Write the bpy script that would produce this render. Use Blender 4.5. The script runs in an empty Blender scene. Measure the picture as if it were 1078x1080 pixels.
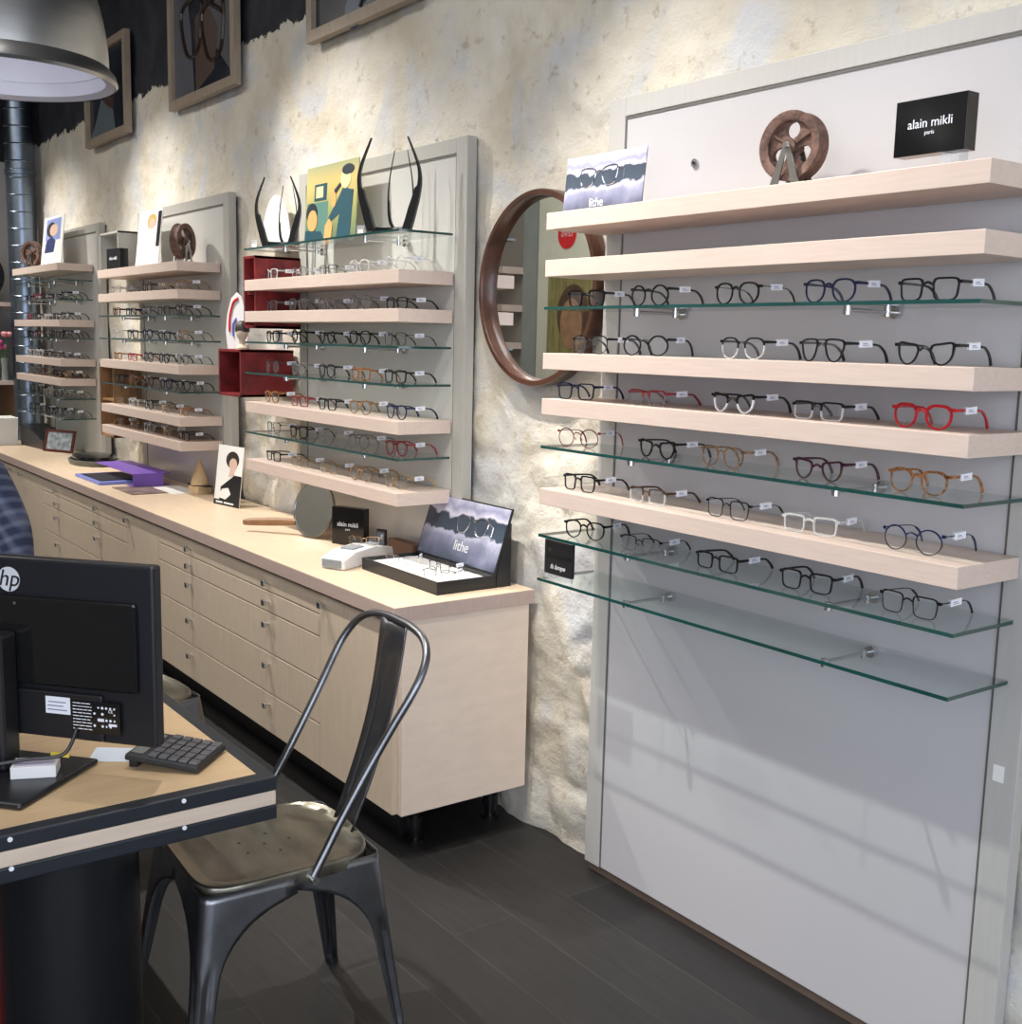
import bpy, math, random
from mathutils import Vector, Matrix, noise
random.seed(7)
PI = math.pi
S = bpy.context.scene
COL = S.collection

# ------------------------------------------------------------------ camera
cd = bpy.data.cameras.new('camera'); cam = bpy.data.objects.new('camera', cd); COL.objects.link(cam)
R_ = Vector((0.58800349, 0.80854373, 0.02255957)); U_ = Vector((-0.13237825, 0.06868099, 0.98881693)); F_ = Vector((-0.79795231, 0.5844142, -0.14741826))
M = Matrix((( R_.x, U_.x, -F_.x, 0.0), (R_.y, U_.y, -F_.y, -2.2252), (R_.z, U_.z, -F_.z, 1.62), (0, 0, 0, 1)))
cam.matrix_world = M
cd.sensor_fit = 'HORIZONTAL'; cd.sensor_width = 36; cd.lens = 36 * 1200.15 / 1078; cd.clip_start = 0.02
S.camera = cam

# ------------------------------------------------------------------ world, lights, exposure
w = bpy.data.worlds.new('world'); S.world = w; w.use_nodes = True
w.node_tree.nodes['Background'].inputs[0].default_value = (0.74, 0.82, 1.0, 1)
w.node_tree.nodes['Background'].inputs[1].default_value = 1.5
S.view_settings.view_transform = 'Standard'; S.view_settings.look = 'None'
S.view_settings.gamma = 1; S.view_settings.exposure = 0.04
try: S.view_settings.use_curve_mapping = False
except Exception: pass

def area(name, loc, target, sx, sy, power, col):
    l = bpy.data.lights.new(name, 'AREA'); l.shape = 'RECTANGLE'; l.size = sx; l.size_y = sy; l.energy = power; l.color = col
    o = bpy.data.objects.new(name, l); COL.objects.link(o); o.location = loc
    o.rotation_euler = (Vector(target) - Vector(loc)).to_track_quat('-Z', 'Y').to_euler()
    return o
def spot(name, loc, target, power, col, ang=70, blend=0.5, rad=0.03):
    l = bpy.data.lights.new(name, 'SPOT'); l.energy = power; l.color = col; l.spot_size = math.radians(ang); l.spot_blend = blend; l.shadow_soft_size = rad
    o = bpy.data.objects.new(name, l); COL.objects.link(o); o.location = loc
    o.rotation_euler = (Vector(target) - Vector(loc)).to_track_quat('-Z', 'Y').to_euler()
    return o
# daylight through the shop windows at the street end
area('window_daylight', (2.9, -2.3, 1.8), (-3, -1.2, 0.9), 3.4, 2.6, 95, (0.86, 0.91, 1.0))
area('window_daylight', (0.75, -4.12, 1.75), (-0.6, 0, 0.7), 3.0, 2.4, 62, (0.84, 0.88, 1.0))
# soft fill lights added under the ceiling over the aisle, no actual panels
area('ceiling_fill_light', (-2.5, -2.6, 3.85), (-2.5, -2.5, 0), 3.0, 1.0, 52, (1.0, 0.97, 0.94))
area('ceiling_fill_light', (-6.5, -2.6, 3.85), (-6.5, -2.5, 0), 3.0, 1.0, 64, (1.0, 0.95, 0.90))
# ceiling track spots
WARM = (1.0, 0.95, 0.88)
for (x, tx, tz, pw, an, bl) in ((-8.9, -8.1, 1.20, 260, 74, 1.0), (-7.0, -6.1, 1.20, 290, 74, 1.0), (-5.0, -4.0, 1.20, 310, 74, 1.0), (-2.7, -1.95, 0.75, 265, 72, 1.0), (-2.1, -3.0, 0.55, 130, 52, 0.9), (-4.2, -3.3, 0.85, 90, 52, 0.9), (-1.6, -1.2, 1.35, 90, 60, 0.9)):
    spot('track_spot', (x, -1.12, 3.45), (tx, -0.15, tz), pw, WARM, an, bl, 0.02)

# ------------------------------------------------------------------ materials
def nodes(name):
    m = bpy.data.materials.new(name); m.use_nodes = True
    nt = m.node_tree; return m, nt, nt.nodes['Principled BSDF']
def P(name, col, rough=0.5, metal=0.0, var=0.06, scale=8.0, stretch=(1, 1, 1), bump=0.0, bscale=None, coat=0.0, emis=None, estr=0.0, detail=4):
    m, nt, b = nodes(name); N = nt.nodes; L = nt.links
    tc = N.new('ShaderNodeTexCoord'); mp = N.new('ShaderNodeMapping'); mp.inputs['Scale'].default_value = stretch
    L.new(tc.outputs['Object'], mp.inputs[0])
    nz = N.new('ShaderNodeTexNoise'); nz.inputs['Scale'].default_value = scale; nz.inputs['Detail'].default_value = detail
    L.new(mp.outputs[0], nz.inputs[0])
    cr = N.new('ShaderNodeValToRGB')
    cr.color_ramp.elements[0].position = 0.3; cr.color_ramp.elements[1].position = 0.7
    cr.color_ramp.elements[0].color = tuple(c * (1 - var) for c in col) + (1,)
    cr.color_ramp.elements[1].color = tuple(min(1, c * (1 + var)) for c in col) + (1,)
    L.new(nz.outputs[0], cr.inputs[0]); L.new(cr.outputs[0], b.inputs['Base Color'])
    b.inputs['Roughness'].default_value = rough; b.inputs['Metallic'].default_value = metal
    b.inputs['Coat Weight'].default_value = coat; b.inputs['Coat Roughness'].default_value = 0.1
    if bump:
        n2 = N.new('ShaderNodeTexNoise'); n2.inputs['Scale'].default_value = bscale or scale * 3; n2.inputs['Detail'].default_value = 6
        L.new(mp.outputs[0], n2.inputs[0])
        bp = N.new('ShaderNodeBump'); bp.inputs['Strength'].default_value = bump; bp.inputs['Distance'].default_value = 0.01
        L.new(n2.outputs[0], bp.inputs['Height']); L.new(bp.outputs[0], b.inputs['Normal'])
    if emis:
        b.inputs['Emission Color'].default_value = emis + (1,); b.inputs['Emission Strength'].default_value = estr
    return m
def ramp(N, pts, interp='LINEAR'):
    cr = N.new('ShaderNodeValToRGB'); e = cr.color_ramp.elements; cr.color_ramp.interpolation = interp
    e[0].position, e[0].color = pts[0][0], tuple(pts[0][1]) + (1,)
    e[1].position, e[1].color = pts[-1][0], tuple(pts[-1][1]) + (1,)
    for p, c in pts[1:-1]:
        k = e.new(p); k.color = tuple(c) + (1,)
    return cr
def tinted(name, col, transp=0.9, rough=0.03, ior=1.5):
    """thin see-through sheet: tinted transmission with fresnel gloss"""
    m = bpy.data.materials.new(name); m.use_nodes = True; nt = m.node_tree; N = nt.nodes; L = nt.links
    for n in list(N): N.remove(n)
    out = N.new('ShaderNodeOutputMaterial'); tr = N.new('ShaderNodeBsdfTransparent'); gl = N.new('ShaderNodeBsdfGlossy')
    fr0 = N.new('ShaderNodeFresnel'); fr0.inputs[0].default_value = ior; ge = N.new('ShaderNodeNewGeometry'); inv = N.new('ShaderNodeMath'); inv.operation = 'SUBTRACT'; inv.inputs[0].default_value = 1; L.new(ge.outputs['Backfacing'], inv.inputs[1]); fr = N.new('ShaderNodeMath'); fr.operation = 'MULTIPLY'; L.new(fr0.outputs[0], fr.inputs[0]); L.new(inv.outputs[0], fr.inputs[1]); mx = N.new('ShaderNodeMixShader')
    nz = N.new('ShaderNodeTexNoise'); nz.inputs['Scale'].default_value = 3
    cr = ramp(N, [(0, [c * 0.98 for c in col]), (1, col)]); L.new(nz.outputs[0], cr.inputs[0]); L.new(cr.outputs[0], tr.inputs[0])
    gl.inputs['Roughness'].default_value = rough
    df = N.new('ShaderNodeBsdfDiffuse'); df.inputs[0].default_value = tuple(col) + (1,)
    m2 = N.new('ShaderNodeMixShader'); m2.inputs[0].default_value = 1 - transp
    L.new(tr.outputs[0], m2.inputs[1]); L.new(df.outputs[0], m2.inputs[2])
    L.new(fr.outputs[0], mx.inputs[0]); L.new(m2.outputs[0], mx.inputs[1]); L.new(gl.outputs[0], mx.inputs[2]); L.new(mx.outputs[0], out.inputs[0])
    return m

m_shelf = P('shelf maple', (0.63, 0.51, 0.44), 0.42, var=0.05, scale=5, stretch=(2, 14, 30))
m_front = P('drawer maple', (0.61, 0.50, 0.38), 0.45, var=0.05, scale=4, stretch=(14, 14, 2))
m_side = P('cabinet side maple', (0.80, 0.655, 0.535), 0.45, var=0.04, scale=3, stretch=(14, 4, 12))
m_top = P('worktop maple', (0.72, 0.57, 0.41), 0.4, var=0.05, scale=4, stretch=(2, 12, 12))
m_edge = P('worktop edge', (0.50, 0.38, 0.33), 0.45, var=0.05, scale=4, stretch=(2, 12, 12))
m_desk = P('desk maple', (0.60, 0.43, 0.25), 0.4, var=0.07, scale=4, stretch=(12, 2, 12))
m_deskband = P('desk band maple', (0.66, 0.54, 0.43), 0.45, var=0.05, scale=4, stretch=(12, 2, 20))
m_panel = P('white panel laminate', (0.50, 0.49, 0.505), 0.22, var=0.015, scale=2)
m_panelb = P('greige panel laminate', (0.56, 0.555, 0.525), 0.25, var=0.02, scale=2)
m_stile = P('grey stile', (0.46, 0.45, 0.43), 0.4, var=0.03, scale=4, stretch=(20, 20, 2))
m_stileb = P('greige stile', (0.43, 0.42, 0.385), 0.4, var=0.03, scale=4, stretch=(20, 20, 2))
m_groove = P('dark groove', (0.12, 0.11, 0.10), 0.5)
m_black = P('black satin', (0.012, 0.012, 0.014), 0.35)
m_blackg = P('black gloss', (0.008, 0.008, 0.009), 0.12)
m_blackm = P('black matt', (0.02, 0.02, 0.022), 0.6)
m_navyb = P('blue black rubber', (0.012, 0.015, 0.022), 0.45)
m_ebony = P('black lacquer', (0.010, 0.011, 0.013), 0.3)
m_white = P('white plastic', (0.80, 0.80, 0.80), 0.4, var=0.02)
m_tag = P('white tag paper', (0.82, 0.84, 0.90), 0.5, var=0.02)
m_tagink = P('tag ink', (0.25, 0.27, 0.36), 0.5)
m_paper = P('paper', (0.78, 0.78, 0.76), 0.6, var=0.02)
m_chrome = P('brushed steel', (0.62, 0.62, 0.62), 0.25, 1.0)
m_steel = P('satin aluminium', (0.52, 0.51, 0.49), 0.30, 1.0, var=0.10, scale=2, stretch=(1, 1, 14))
m_pipe = P('galvanised duct', (0.22, 0.27, 0.34), 0.32, 1.0, var=0.12, scale=3, stretch=(5, 5, 1))
m_gun = P('gunmetal lacquered steel', (0.19, 0.195, 0.21), 0.30, 0.95, var=0.30, scale=7, bump=0.04, coat=0.4, detail=6)
m_gunseat = P('worn steel seat', (0.20, 0.19, 0.15), 0.30, 0.92, var=0.35, scale=6, coat=0.5, stretch=(1, 3, 1), detail=6)
m_red = P('distressed red', (0.17, 0.012, 0.014), 0.45, var=0.5, scale=14, detail=8)
m_redin = P('dark red inside', (0.11, 0.010, 0.012), 0.6, var=0.3)
m_wooddark = P('walnut ring', (0.060, 0.022, 0.012), 0.35, var=0.35, scale=5, stretch=(1, 6, 6), coat=0.3)
m_rust = P('rusty iron', (0.14, 0.08, 0.062), 0.7, 0.3, var=0.45, scale=40, bump=0.4)
m_oak = P('oak frame', (0.30, 0.24, 0.18), 0.5, var=0.1, scale=5, stretch=(10, 10, 3))
m_crate = P('brown crate wood', (0.26, 0.14, 0.06), 0.55, var=0.25, scale=5, stretch=(10, 10, 2))
m_brownbox = P('brown card', (0.22, 0.12, 0.08), 0.6)
m_purple = P('purple plastic', (0.20, 0.10, 0.48), 0.35)
m_blueplastic = P('blue folder', (0.20, 0.24, 0.62), 0.4)
m_skin = P('skin', (0.62, 0.40, 0.30), 0.5)
m_hair = P('dark hair', (0.03, 0.022, 0.018), 0.5, var=0.4, scale=40)
m_jean = P('denim', (0.05, 0.07, 0.13), 0.8)
m_mirror = P('mirror silver', (0.90, 0.92, 0.92), 0.01, 1.0, var=0.005)
m_redp = P('red print', (0.75, 0.03, 0.03), 0.4)
m_shadegl = P('lamp inner white', (0.60, 0.58, 0.64), 0.4)
m_bulb = P('lamp bulb', (1, 1, 1), 0.5, emis=(0.85, 0.9, 1.0), estr=1.0)
m_pink = P('pink petals', (0.75, 0.10, 0.35), 0.5, var=0.25, scale=30)
m_rose = P('salmon petals', (0.80, 0.33, 0.33), 0.5, var=0.2, scale=30)
m_leaf = P('leaf green', (0.12, 0.25, 0.06), 0.5, var=0.3, scale=20)
m_gold = P('gold metal', (0.75, 0.52, 0.25), 0.25, 1.0)
m_silver = P('silver metal', (0.62, 0.62, 0.64), 0.2, 1.0)
m_brass = P('pale wood cone', (0.62, 0.46, 0.26), 0.4, var=0.2)
m_greywall = P('painted end wall', (0.50, 0.50, 0.49), 0.7, var=0.05, scale=2)
m_greige = P('opposite wall paint', (0.33, 0.31, 0.27), 0.6, var=0.04, scale=2)
m_ceil = P('ceiling paint', (0.10, 0.10, 0.105), 0.8)
m_cream = P('cream panel', (0.80, 0.80, 0.66), 0.35, var=0.05)

m_glass = tinted('shelf glass', (0.945, 0.98, 0.975), 0.985)
m_glassedge = P('green glass edge', (0.008, 0.055, 0.05), 0.12, var=0.2, coat=0.5)
m_lens = tinted('clear lens', (0.95, 0.96, 0.97), 0.96)
m_pane = tinted('picture glass', (0.96, 0.97, 0.97), 0.99)
m_crystal = tinted('clear crystal acetate', (0.84, 0.83, 0.82), 0.55, 0.08)
m_smoke = tinted('smoky acetate', (0.35, 0.33, 0.33), 0.5, 0.08)
m_acr = tinted('clear acrylic', (0.88, 0.90, 0.92), 0.75, 0.05)

# frame colours
FR = {
 'black': P('acetate black', (0.008, 0.008, 0.010), 0.16),
 'navy': P('acetate navy', (0.007, 0.012, 0.055), 0.18),
 'red': P('acetate red', (0.42, 0.010, 0.016), 0.18, var=0.3, scale=60),
 'white': P('acetate white', (0.80, 0.80, 0.82), 0.25),
 'purple': P('acetate purple', (0.06, 0.010, 0.03), 0.2, var=0.5, scale=120),
 'tortoise': P('acetate tortoise', (0.30, 0.12, 0.035), 0.2, var=0.9, scale=160),
 'beige': P('acetate beige tortoise', (0.27, 0.16, 0.085), 0.2, var=0.7, scale=160),
 'brown': P('acetate brown', (0.07, 0.035, 0.022), 0.2, var=0.5, scale=80),
 'pinkred': P('acetate dark pink', (0.25, 0.025, 0.035), 0.2),
 'gold': m_gold, 'silver': m_silver, 'clear': m_crystal, 'smoke': m_smoke,
 'gun': P('gunmetal wire', (0.10, 0.10, 0.11), 0.3, 0.9),
}

# plastered stone wall with ragged black paint above z = 2.95
def wall_material(rough_stone=True):
    m, nt, b = nodes('limewashed stone'); N = nt.nodes; L = nt.links
    g = N.new('ShaderNodeNewGeometry')
    def nz(scale, detail=6, rough=0.6, src=None):
        n = N.new('ShaderNodeTexNoise'); n.inputs['Scale'].default_value = scale; n.inputs['Detail'].default_value = detail; n.inputs['Roughness'].default_value = rough
        L.new(g.outputs['Position'], n.inputs[0]); return n
    n1 = nz(2.3); c1 = ramp(N, [(0.34, (0.56, 0.50, 0.39)), (0.5, (0.66, 0.61, 0.51)), (0.66, (0.73, 0.695, 0.62))]); L.new(n1.outputs[0], c1.inputs[0])
    n2 = nz(2.1, 7, 0.62); n2.inputs['Distortion'].default_value = 0.8
    c2 = ramp(N, [(0.50, (0, 0, 0)), (0.64, (1, 1, 1))]); L.new(n2.outputs[0], c2.inputs[0])
    mx = N.new('ShaderNodeMixRGB'); mx.inputs[2].default_value = (0.53, 0.555, 0.60, 1)
    ml = N.new('ShaderNodeMath'); ml.operation = 'MULTIPLY'; ml.inputs[1].default_value = 0.75; L.new(c2.outputs[0], ml.inputs[0])
    L.new(ml.outputs[0], mx.inputs[0]); L.new(c1.outputs[0], mx.inputs[1])
    n3 = nz(17, 8, 0.7); c3 = ramp(N, [(0.33, (1, 1, 1)), (0.42, (0, 0, 0))]); L.new(n3.outputs[0], c3.inputs[0])
    mx2 = N.new('ShaderNodeMixRGB'); mx2.inputs[2].default_value = (0.33, 0.26, 0.18, 1); ml2 = N.new('ShaderNodeMath'); ml2.operation = 'MULTIPLY'; ml2.inputs[1].default_value = 0.55
    L.new(c3.outputs[0], ml2.inputs[0]); L.new(ml2.outputs[0], mx2.inputs[0]); L.new(mx.outputs[0], mx2.inputs[1])
    # black paint
    sp = N.new('ShaderNodeSeparateXYZ'); L.new(g.outputs['Position'], sp.inputs[0])
    n4 = nz(9, 8, 0.75); md = N.new('ShaderNodeMath'); md.operation = 'MULTIPLY_ADD'; md.inputs[1].default_value = 0.22; md.inputs[2].default_value = -0.11
    L.new(n4.outputs[0], md.inputs[0]); ad = N.new('ShaderNodeMath'); L.new(sp.outputs['Z'], ad.inputs[0]); L.new(md.outputs[0], ad.inputs[1])
    gt = N.new('ShaderNodeMath'); gt.operation = 'GREATER_THAN'; gt.inputs[1].default_value = 2.96; L.new(ad.outputs[0], gt.inputs[0])
    nb = nz(5); cb = ramp(N, [(0.4, (0.010, 0.012, 0.018)), (0.7, (0.028, 0.032, 0.042))]); L.new(nb.outputs[0], cb.inputs[0])
    mx3 = N.new('ShaderNodeMixRGB'); L.new(gt.outputs[0], mx3.inputs[0]); L.new(mx2.outputs[0], mx3.inputs[1]); L.new(cb.outputs[0], mx3.inputs[2])
    L.new(mx3.outputs[0], b.inputs['Base Color']); b.inputs['Roughness'].default_value = 0.85
    nf = nz(13, 8, 0.68); bp = N.new('ShaderNodeBump'); bp.inputs['Strength'].default_value = 0.5; bp.inputs['Distance'].default_value = 0.03
    L.new(nf.outputs[0], bp.inputs['Height']); L.new(bp.outputs[0], b.inputs['Normal'])
    return m
m_wall = wall_material()
def end_wall_material():
    m, nt, b = nodes('end wall white and black'); N = nt.nodes; L = nt.links
    g = N.new('ShaderNodeNewGeometry'); sp = N.new('ShaderNodeSeparateXYZ'); L.new(g.outputs['Position'], sp.inputs[0])
    gt = N.new('ShaderNodeMath'); gt.operation = 'GREATER_THAN'; gt.inputs[1].default_value = 2.95; L.new(sp.outputs['Z'], gt.inputs[0])
    n = N.new('ShaderNodeTexNoise'); n.inputs['Scale'].default_value = 3
    c = ramp(N, [(0.3, (0.46, 0.46, 0.47)), (0.7, (0.54, 0.54, 0.55))]); L.new(n.outputs[0], c.inputs[0])
    mx = N.new('ShaderNodeMixRGB'); mx.inputs[2].default_value = (0.012, 0.014, 0.02, 1)
    L.new(gt.outputs[0], mx.inputs[0]); L.new(c.outputs[0], mx.inputs[1]); L.new(mx.outputs[0], b.inputs['Base Color']); b.inputs['Roughness'].default_value = 0.7
    return m
def floor_material():
    m, nt, b = nodes('dark plank floor'); N = nt.nodes; L = nt.links
    g = N.new('ShaderNodeNewGeometry'); br = N.new('ShaderNodeTexBrick')
    br.inputs['Scale'].default_value = 1; br.inputs['Brick Width'].default_value = 1.22; br.inputs['Row Height'].default_value = 0.20
    br.inputs['Mortar Size'].default_value = 0.0022; br.inputs['Mortar Smooth'].default_value = 0.2; br.inputs['Bias'].default_value = 0.0; br.offset = 0.37
    br.inputs['Color1'].default_value = (0.011, 0.0105, 0.011, 1); br.inputs['Color2'].default_value = (0.018, 0.017, 0.017, 1); br.inputs['Mortar'].default_value = (0.036, 0.034, 0.033, 1)
    L.new(g.outputs['Position'], br.inputs[0])
    mp = N.new('ShaderNodeMapping'); mp.inputs['Scale'].default_value = (1.5, 14, 1); L.new(g.outputs['Position'], mp.inputs[0])
    n = N.new('ShaderNodeTexNoise'); n.inputs['Scale'].default_value = 4; n.inputs['Detail'].default_value = 8; L.new(mp.outputs[0], n.inputs[0])
    c = ramp(N, [(0.3, (0.7, 0.7, 0.7)), (0.7, (1.25, 1.22, 1.2))]); L.new(n.outputs[0], c.inputs[0])
    mx = N.new('ShaderNodeMixRGB'); mx.blend_type = 'MULTIPLY'; mx.inputs[0].default_value = 1; L.new(br.outputs[0], mx.inputs[1]); L.new(c.outputs[0], mx.inputs[2])
    L.new(mx.outputs[0], b.inputs['Base Color']); b.inputs['Roughness'].default_value = 0.5
    return m
def cloud_material(name, zlo, zhi, bands, amp=0.18, scale=9):
    """printed landscape of clouds over dark water; bands run up the sheet (object z)"""
    m, nt, b = nodes(name); N = nt.nodes; L = nt.links
    tc = N.new('ShaderNodeTexCoord'); sp = N.new('ShaderNodeSeparateXYZ'); L.new(tc.outputs['Object'], sp.inputs[0])
    mr = N.new('ShaderNodeMapRange'); mr.inputs[1].default_value = zlo; mr.inputs[2].default_value = zhi; L.new(sp.outputs['Z'], mr.inputs[0])
    n = N.new('ShaderNodeTexNoise'); n.inputs['Scale'].default_value = scale; n.inputs['Detail'].default_value = 8; L.new(tc.outputs['Object'], n.inputs[0])
    a = N.new('ShaderNodeMath'); a.operation = 'MULTIPLY_ADD'; a.inputs[1].default_value = amp * 2; a.inputs[2].default_value = -amp; L.new(n.outputs[0], a.inputs[0])
    ad = N.new('ShaderNodeMath'); L.new(mr.outputs[0], ad.inputs[0]); L.new(a.outputs[0], ad.inputs[1])
    c = ramp(N, bands); L.new(ad.outputs[0], c.inputs[0]); L.new(c.outputs[0], b.inputs['Base Color']); b.inputs['Roughness'].default_value = 0.3
    return m
BANDS = [(0.0, (0.06, 0.075, 0.11)), (0.18, (0.16, 0.17, 0.25)), (0.33, (0.26, 0.27, 0.38)), (0.42, (0.48, 0.48, 0.60)), (0.45, (0.05, 0.07, 0.10)), (0.66, (0.035, 0.05, 0.075)), (0.70, (0.58, 0.57, 0.66)), (0.82, (0.28, 0.28, 0.42)), (1.0, (0.58, 0.58, 0.68))]
m_cloud = cloud_material('cloud print', 0, 0.15, BANDS, 0.26, 16)
m_cloud2 = cloud_material('cloud print large', 0, 0.24, BANDS, 0.28, 10)
def plaid_material():
    m, nt, b = nodes('blue plaid cloth'); N = nt.nodes; L = nt.links
    tc = N.new('ShaderNodeTexCoord'); mp = N.new('ShaderNodeMapping'); mp.inputs['Rotation'].default_value = (0.3, 0.5, 0.35); L.new(tc.outputs['Object'], mp.inputs[0])
    res = None
    for ax, sc in (('X', 22), ('Z', 22)):
        wv = N.new('ShaderNodeTexWave'); wv.bands_direction = ax; wv.inputs['Scale'].default_value = sc / 2.6; wv.inputs['Distortion'].default_value = 0.6
        L.new(mp.outputs[0], wv.inputs[0]); c = ramp(N, [(0.35, (0.025, 0.035, 0.08)), (0.6, (0.06, 0.085, 0.18)), (0.95, (0.15, 0.17, 0.24))]); L.new(wv.outputs[0], c.inputs[0])
        if res is None: res = c.outputs[0]
        else:
            mx = N.new('ShaderNodeMixRGB'); mx.inputs[0].default_value = 0.5; L.new(res, mx.inputs[1]); L.new(c.outputs[0], mx.inputs[2]); res = mx.outputs[0]
    L.new(res, b.inputs['Base Color']); b.inputs['Roughness'].default_value = 0.9
    return m
m_plaid = plaid_material()

# ------------------------------------------------------------------ mesh builder
class MB:
    def __init__(s): s.v = []; s.f = []; s.m = []; s.mi = 0
    def add(s, vs, fs, mi=None):
        k = len(s.v); s.v += [tuple(v) for v in vs]; s.f += [tuple(i + k for i in f) for f in fs]; s.m += [s.mi if mi is None else mi] * len(fs); return s
    def box(s, x0, x1, y0, y1, z0, z1, mi=None, T=None):
        x0, x1 = min(x0, x1), max(x0, x1); y0, y1 = min(y0, y1), max(y0, y1); z0, z1 = min(z0, z1), max(z0, z1)
        vs = [(x0, y0, z0), (x1, y0, z0), (x1, y1, z0), (x0, y1, z0), (x0, y0, z1), (x1, y0, z1), (x1, y1, z1), (x0, y1, z1)]
        if T: vs = [T @ Vector(v) for v in vs]
        return s.add(vs, [(0, 3, 2, 1), (4, 5, 6, 7), (0, 1, 5, 4), (1, 2, 6, 5), (2, 3, 7, 6), (3, 0, 4, 7)], mi)
    def tube(s, pts, r, n=8, closed=False, cap=True, mi=None, flat=1.0):
        pts = [Vector(p) for p in pts]; N = len(pts); rs = r if isinstance(r, (list, tuple)) else [r] * N
        vs = []; up = None
        for i, p in enumerate(pts):
            a = pts[(i - 1) % N] if closed or i > 0 else p; b = pts[(i + 1) % N] if closed or i < N - 1 else p
            t = (b - a).normalized()
            if up is None: up = Vector((0, 0, 1)) if abs(t.z) < 0.9 else Vector((1, 0, 0))
            u = (up - t * up.dot(t)); u = u.normalized() if u.length > 1e-6 else t.orthogonal().normalized(); up = u; w_ = t.cross(u)
            for k in range(n):
                q = 2 * PI * k / n; vs.append(p + rs[i] * (math.cos(q) * u + math.sin(q) * w_ * flat))
        fs = []
        for i in range(N if closed else N - 1):
            j = (i + 1) % N
            for k in range(n): fs.append((i * n + k, i * n + (k + 1) % n, j * n + (k + 1) % n, j * n + k))
        if cap and not closed: fs += [tuple(reversed(range(n))), tuple((N - 1) * n + k for k in range(n))]
        return s.add(vs, fs, mi)
    def cyl(s, a, b, r, n=16, r2=None, mi=None): return s.tube([a, b], [r, r if r2 is None else r2], n, mi=mi)
    def lathe(s, prof, c=(0, 0, 0), n=24, T=None, mi=None, closed=False):
        vs = []; m = len(prof)
        for k in range(n):
            a = 2 * PI * k / n
            for (r, z) in prof: vs.append(Vector((r * math.cos(a), r * math.sin(a), z)))
        fs = []
        for k in range(n):
            for i in range(m if closed else m - 1):
                j = (i + 1) % m; fs.append((k * m + i, ((k + 1) % n) * m + i, ((k + 1) % n) * m + j, k * m + j))
        if T: vs = [T @ v for v in vs]
        c = Vector(c); return s.add([v + c for v in vs], fs, mi)
    def prism(s, poly, d0, d1, axis='y', mi=None, T=None):
        """poly: 2-D points; extruded along axis from d0 to d1. axis y: (x,z)."""
        def mk(p, d):
            return Vector((p[0], d, p[1])) if axis == 'y' else (Vector((d, p[0], p[1])) if axis == 'x' else Vector((p[0], p[1], d)))
        n = len(poly); vs = [mk(p, d0) for p in poly] + [mk(p, d1) for p in poly]
        if T: vs = [T @ v for v in vs]
        fs = [tuple(range(n)), tuple(reversed(range(n, 2 * n)))] + [(i, i + n, (i + 1) % n + n, (i + 1) % n) for i in range(n)]
        return s.add(vs, fs, mi)
    def mesh(s, name, mats, smooth=False):
        me = bpy.data.meshes.new(name); me.from_pydata(s.v, [], s.f)
        for mt in (mats if isinstance(mats, (list, tuple)) else [mats]): me.materials.append(mt)
        for p, i in zip(me.polygons, s.m): p.material_index = i
        import bmesh
        bm = bmesh.new(); bm.from_mesh(me); bmesh.ops.recalc_face_normals(bm, faces=bm.faces); bm.to_mesh(me); bm.free()
        if smooth:
            for p in me.polygons: p.use_smooth = True
            try: me.set_sharp_from_angle(angle=math.radians(38))
            except Exception: pass
        me.update(); return me
    def build(s, name, mats, parent=None, smooth=False, bevel=0.0, loc=None, rot=None, seg=2):
        o = bpy.data.objects.new(name, s.mesh(name, mats, smooth)); COL.objects.link(o)
        if parent: o.parent = parent
        if loc: o.location = loc
        if rot: o.rotation_euler = rot
        if bevel:
            b = o.modifiers.new('bevel', 'BEVEL'); b.width = bevel; b.segments = seg; b.limit_method = 'ANGLE'; b.angle_limit = math.radians(40)
        return o
def tag(o, label=None, cat=None, group=None, kind=None):
    if label: o['label'] = label
    if cat: o['category'] = cat
    if group: o['group'] = group
    if kind: o['kind'] = kind
    return o
def thing(name, label, cat, loc=(0, 0, 0), rz=0.0, group=None, rot=None):
    o = bpy.data.objects.new(name, None); COL.objects.link(o); o.empty_display_size = 0.05
    o.location = loc; o.rotation_euler = rot or (0, 0, rz)
    return tag(o, label, cat, group)
def copy_tree(o, parent=None):
    c = o.copy(); COL.objects.link(c)
    if parent: c.parent = parent
    for ch in list(o.children): copy_tree(ch, c)
    return c
def struct(o): o['kind'] = 'structure'; return o
def ell(cx, cz, rx, rz_, n=20, a0=0, a1=2 * PI):
    return [(cx + rx * math.cos(a0 + (a1 - a0) * i / n), cz + rz_ * math.sin(a0 + (a1 - a0) * i / n)) for i in range(n + (0 if abs(a1 - a0 - 2 * PI) < 1e-6 else 1))]
def smoothpath(pts, n=6, closed=False):
    P_ = [Vector(p) for p in pts]; N = len(P_); out = []
    for i in range(N if closed else N - 1):
        g = (lambda k: P_[k % N]) if closed else (lambda k: P_[max(0, min(N - 1, k))])
        a, b, c, d = g(i - 1), g(i), g(i + 1), g(i + 2)
        for j in range(n):
            t = j / n; out.append(0.5 * ((2 * b) + (c - a) * t + (2 * a - 5 * b + 4 * c - d) * t * t + (3 * b - a - 3 * c + d) * t ** 3))
    if not closed: out.append(P_[-1])
    return out
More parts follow.
